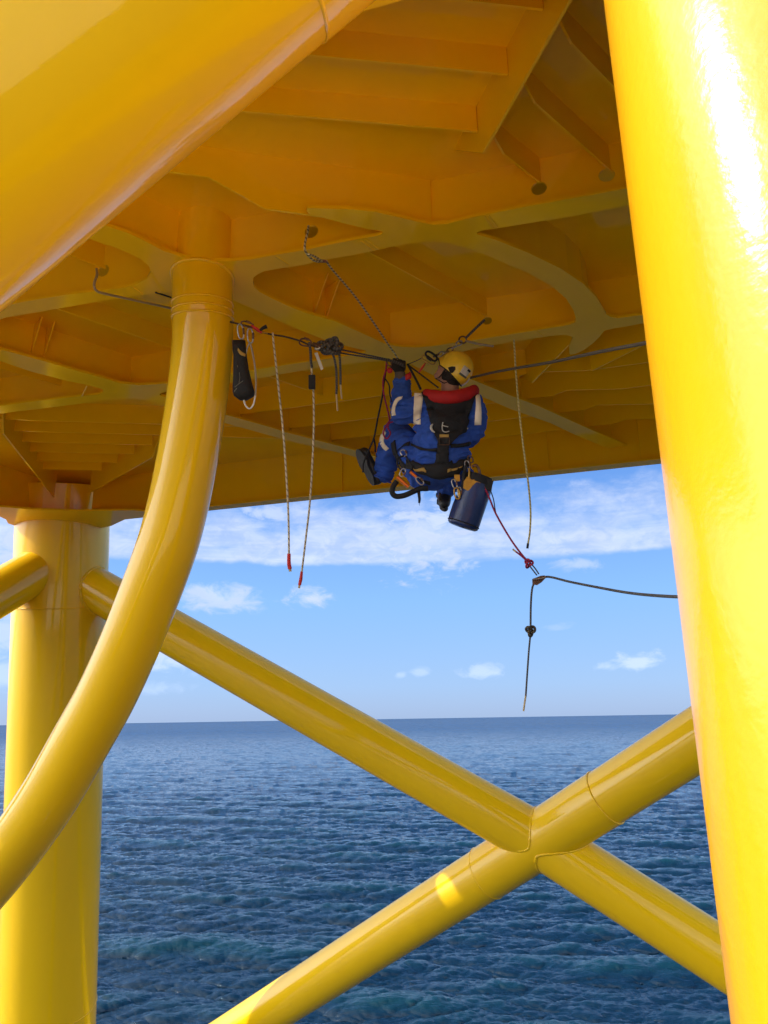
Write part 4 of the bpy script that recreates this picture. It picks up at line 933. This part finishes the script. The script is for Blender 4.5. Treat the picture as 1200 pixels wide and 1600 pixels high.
# rope bundle and hardware in the middle
bn = thing('rope_bundle', 'knotted dark rope bundle with two short hanging tails above the sea', 'rope', W(517, 543, 4.74))
for k, (a, b, r_) in enumerate(((510, 541, .050), (518, 543, .055), (523, 540, .045))): knot(W(a, b, 4.74-.01*k), r_, M_RD, bn, 'knot', RT*(1 if k % 2 else .6)+UP*(.3*k), cr_=.0115)
mb = MB(); tube(mb, [W(488, 537, 4.72), W(498, 542, 4.72), W(507, 545, 4.73)], [.012, .022, .014], 10); mb.build('swivel', M_RUST, bn)
mb = MB(); tube(mb, [W(492, 544, 4.70), W(496, 546, 4.70), W(500, 543, 4.70)], .009, 10); mb.build('shackle', M_STEEL, bn)
rope('tail', [(515, 549, 4.73), (521, 556, 4.72), (525, 575, 4.72), (526, 600, 4.72), (525.5, 616, 4.72)], .0075, M_RD, None, parent=bn)
rope('frayed_end', [(525.5, 616, 4.72), (526.5, 630, 4.72), (527.5, 642, 4.72)], .0055, M_SHEATH, None, parent=bn)
rope('tail', [(528, 548, 4.73), (531, 560, 4.72), (532, 585, 4.72), (532, 601, 4.72)], .0075, M_RD, None, parent=bn)
rope('frayed_end', [(532, 601, 4.72), (533, 613, 4.72), (534, 623, 4.72)], .0055, M_SHEATH, None, parent=bn)
tg = MB(); sheet(tg, [(-.010, .055), (.010, .055), (.012, -.055), (-.006, -.062)], [], W(498, 564, 4.70), (RT+UP*.25).normalized(), (UP-RT*.35).normalized(), fwd, -.002, .002); tag(tg.build('paper_tag', M_WHITE), 'narrow white tag hanging under the steel shackle of the bundle', 'tag')
# two red tipped ropes, and the rope box
roped('hanging_rope', [(426, 520, 4.60), (429, 550, 4.60), (436, 613, 4.60), (443, 680, 4.60), (449, 770, 4.60), (451, 820, 4.60), (451.5, 866, 4.60)], .0062, M_RW, 'pale hanging rope with red tip, the left and higher ending of the pair',
      [('red_tip', [(451.5, 865, 4.60), (451.5, 880, 4.60), (453, 889, 4.60)], [.011, .012, .013], M_RED), ('frayed_end', [(453, 888, 4.6), (453.5, 893, 4.6)], .009, M_SHEATH)], 'pale ropes with red tips')
roped('hanging_rope', [(484, 541, 4.70), (486, 560, 4.69), (487.5, 590, 4.69), (490, 620, 4.69), (490, 680, 4.69), (485, 775, 4.69), (478, 840, 4.69), (471.5, 894, 4.69)], .0062, M_RW, 'pale hanging rope with red tip passing through the small black box',
      [('red_tip', [(471.5, 893, 4.69), (470, 905, 4.69), (468, 914, 4.69)], [.008, .011, .010], M_RED), ('frayed_end', [(468, 913, 4.69), (467.3, 919, 4.69)], .007, M_SHEATH), ('dark_lashing', [(483, 535, 4.68), (485, 548, 4.68), (486, 566, 4.68), (487, 574, 4.68)], .0085, M_RD)], 'pale ropes with red tips')
bx = MB(); box(bx, W(487.5, 597, 4.68), RT*.021, UP*.045, fwd*.016); bo = bx.build('rope_clamp', M_DARK); md = bo.modifiers.new('b', 'BEVEL'); md.width = .004; md.segments = 2
tag(bo, 'small black box clamped on the right one of the two pale ropes', 'clamp')
# long yellow rope right of the worker
roped('hanging_rope', [(803, 531, 4.93), (806, 580, 4.90), (811, 640, 4.90), (818, 700, 4.90), (826, 760, 4.90), (829, 800, 4.90), (828, 830, 4.90), (825, 850, 4.90)], .0062, M_RY, 'long pale yellow rope hanging straight from the girder right of the worker',
      [('dark_tip', [(825, 849, 4.9), (824, 857, 4.9)], .008, M_DARK)])
# red and black suspension ropes left of the worker
rp = thing('foot_loop_strap', 'long thin black strap holding the boot in a loop', 'strap', W(599, 600, 5.0))
rope('strap', [(605, 566, 4.99), (602, 585, 5.0), (599, 605, 5.02), (597, 622, 5.04), (590, 655, 5.08), (584, 685, 5.12), (575, 706, 5.17), (568, 724, 5.20), (567, 738, 5.19)], .0062, M_DARK, None, parent=rp)
rope('strap', [(584, 684, 5.12), (586, 696, 5.17), (586.5, 706, 5.24)], .0062, M_DARK, None, parent=rp)
rr_ = thing('rigging_cord', 'red cord and clips hanging left of the raised arm with a loop over the thigh', 'cord', W(600, 610, 5.0))
rope('cord', [(604, 562, 4.98), (603, 577, 4.98), (599, 592, 4.99), (598.5, 605, 5.0), (601, 622, 5.02), (606, 642, 5.06), (609, 657, 5.10)], .0058, M_RR, None, parent=rr_)
rope('cord', [(609, 656, 5.09), (604, 665, 5.10), (599, 677, 5.12), (604, 685.5, 5.12), (610, 677, 5.11), (606, 668, 5.10), (610, 660, 5.09), (626, 658, 5.04)], .0055, M_RR, None, parent=rr_)
rope('dark_cord', [(602, 592, 4.99), (608, 602, 5.0), (609, 616, 5.0), (612, 628, 4.99)], .0045, M_DARK, None, parent=rr_)
mb = MB(); ellipsoid(mb, W(609, 579, 4.98), [RT*.020, UP*.020, fwd*.010], 14, 8); mb.build('pulley', M_RED, rr_)
karabiner(W(606, 560, 4.97), W(610, 573, 4.97), .026, M_RUST, 'dark karabiner on the taut ropes left of the raised glove', r=.005)
rope('chest_strap', [(637, 569, 5.03), (644, 582, 5.0), (652, 597, 4.97), (657, 608, 4.94)], .0085, M_DARK, 'black strap from the raised glove down to the left shoulder', n=4, cat='strap')
mb = MB(); ellipsoid(mb, W(638, 588, 5.03), [RT*.024, UP*.022, fwd*.014], 14, 8); tube(mb, [W(634, 594, 5.03), W(641, 582, 5.03)], .010, 8); tag(mb.build('red_pulley', M_RED), 'small red pulley between the raised wrist and the black strap', 'pulley')
mb = MB(); tube(mb, [W(654.5, 582, 5.05), W(660, 574, 5.05), W(665, 567, 5.05)], [.008, .013, .005], 8, flat=.5); tag(mb.build('orange_tag', mat('orange_ribbon', (.75, .07, .012), .6)), 'orange red ribbon tag beside the helmet above the collar', 'tag')
# chain anchor above the helmet
ch = thing('anchor_chain', 'weathered steel chain slung above the yellow helmet', 'chain', W(700, 545, 5.1))
c0, c1 = W(678, 556, 5.02), W(721, 533, 5.12); nl = 6
for i in range(nl):
    c = c0+(c1-c0)*((i+.5)/nl); a = (c1-c0).normalized(); b0_ = a.cross(fwd).normalized(); b = (b0_ if i % 2 else (b0_*.35+fwd*.9).normalized()); mb = MB()
    c = c+UP*(-.020*math.sin(math.pi*(i+.5)/nl)); tube(mb, oval(c, a, b, .026, .014, 18, 2.3), .0048, 8, closed=True); mb.build('link', M_RUST if i % 3 == 0 else M_STEEL, ch)
mb = MB(); tube(mb, oval(W(723, 531, 5.12), RT, UP, .026, .024, 18, 2), .0058, 8, closed=True); mb.build('ring', M_RUST, ch)
rope('sling', [(757, 500, 4.98), (742, 514, 5.03), (728, 528, 5.1)], .009, M_RD, 'dark sling strap from the girder corner down to the chain ring', n=4, cat='sling')
rope('sling', [(727, 532, 5.12), (745, 537, 5.1), (771, 541, 5.05)], .008, M_CABLE, 'grey sling lying along the girder flange right of the chain ring', n=4, cat='sling')
karabiner(W(683, 564, 5.0), W(665, 549, 5.0), .040, M_DARK, 'black karabiner at the lower end of the chain touching the helmet', r=.0075)
karabiner(W(680, 569, 5.02), W(659, 556, 5.03), .036, M_GOLD, 'gold karabiner at the lower end of the chain in front of the helmet', r=.0055)
rope('thin_cord', [(660, 559, 5.03), (650, 564, 5.03), (638, 569, 5.04)], .0035, M_RG, 'thin twisted cord between the gold karabiner and the raised glove', n=4, cat='cord')
# rigging below the bag
roped('red_line', [(752, 742, 4.79), (757, 760, 4.78), (765, 779, 4.78), (775, 803, 4.78), (795, 838, 4.78), (811, 861, 4.78), (826, 879, 4.78)], .0062, M_RR, 'dark red rope slanting from the hip to the knots against the sky',
      [('rope_tail', [(826, 879, 4.78), (814, 868, 4.78), (806, 862, 4.78)], .006, M_RR), ('frayed_end', [(806, 862, 4.78), (801, 858, 4.78)], .006, M_SHEATH)])
kn = thing('knotted_link', 'red knot and two short strands tied to the metal descender plate', 'knot', W(830, 888, 4.78))
knot(W(826, 880, 4.78), .026, M_RR, kn, 'knot', UP+RT*.4, cr_=.0075)
rope('strand', [(826, 882, 4.78), (832, 890, 4.78), (839, 899, 4.78)], .0045, M_RD, None, parent=kn); rope('strand', [(829, 880, 4.78), (836, 888, 4.78), (842, 897, 4.78)], .0045, M_RD, None, parent=kn)
dc = thing('descender_plate', 'small weathered metal descender plate where three ropes meet', 'descender', W(843, 905, 4.78))
mb = MB(); sheet(mb, [(-.044, -.030), (-.046, .004), (-.010, .018), (.010, .026), (.034, .028), (.040, .016), (.012, -.014), (-.018, -.034)], [], W(843, 906, 4.78), RT, UP, fwd, -.012, .012); mb.build('plate', M_RUST, dc)
mb = MB(); tube(mb, [W(834, 905, 4.76), W(844, 904, 4.76), W(852, 902, 4.76)], .007, 8); mb.build('pin', M_STEEL, dc)
rope('slack_rope', [(836, 908, 4.78), (850, 902, 4.78), (862, 902, 4.74), (890, 909, 4.5), (930, 917, 4.2), (980, 926, 3.8), (1030, 931, 3.3), (1100, 934, 2.85)], .0072, M_RD, 'dark slack rope curving from the descender plate to the near leg')
dr = thing('dangling_rope', 'dark rope hanging below the descender plate with a knot halfway', 'rope', W(830, 985, 4.78))
rope('cord', [(836, 908, 4.78), (831.5, 920, 4.78), (829.5, 945, 4.78), (829, 980, 4.78)], .007, M_RD, None, parent=dr)
rope('cord', [(829, 990, 4.78), (826.5, 1015, 4.78), (824, 1050, 4.78), (821.5, 1088, 4.78)], .006, M_RD, None, parent=dr)
knot(W(829, 985.5, 4.78), .030, M_RG, dr, 'knot', UP, cr_=.0095)
rope('frayed_end', [(821.5, 1087, 4.78), (819.5, 1100, 4.78), (818, 1111, 4.78)], .006, M_SHEATH, None, parent=dr)
#@@END
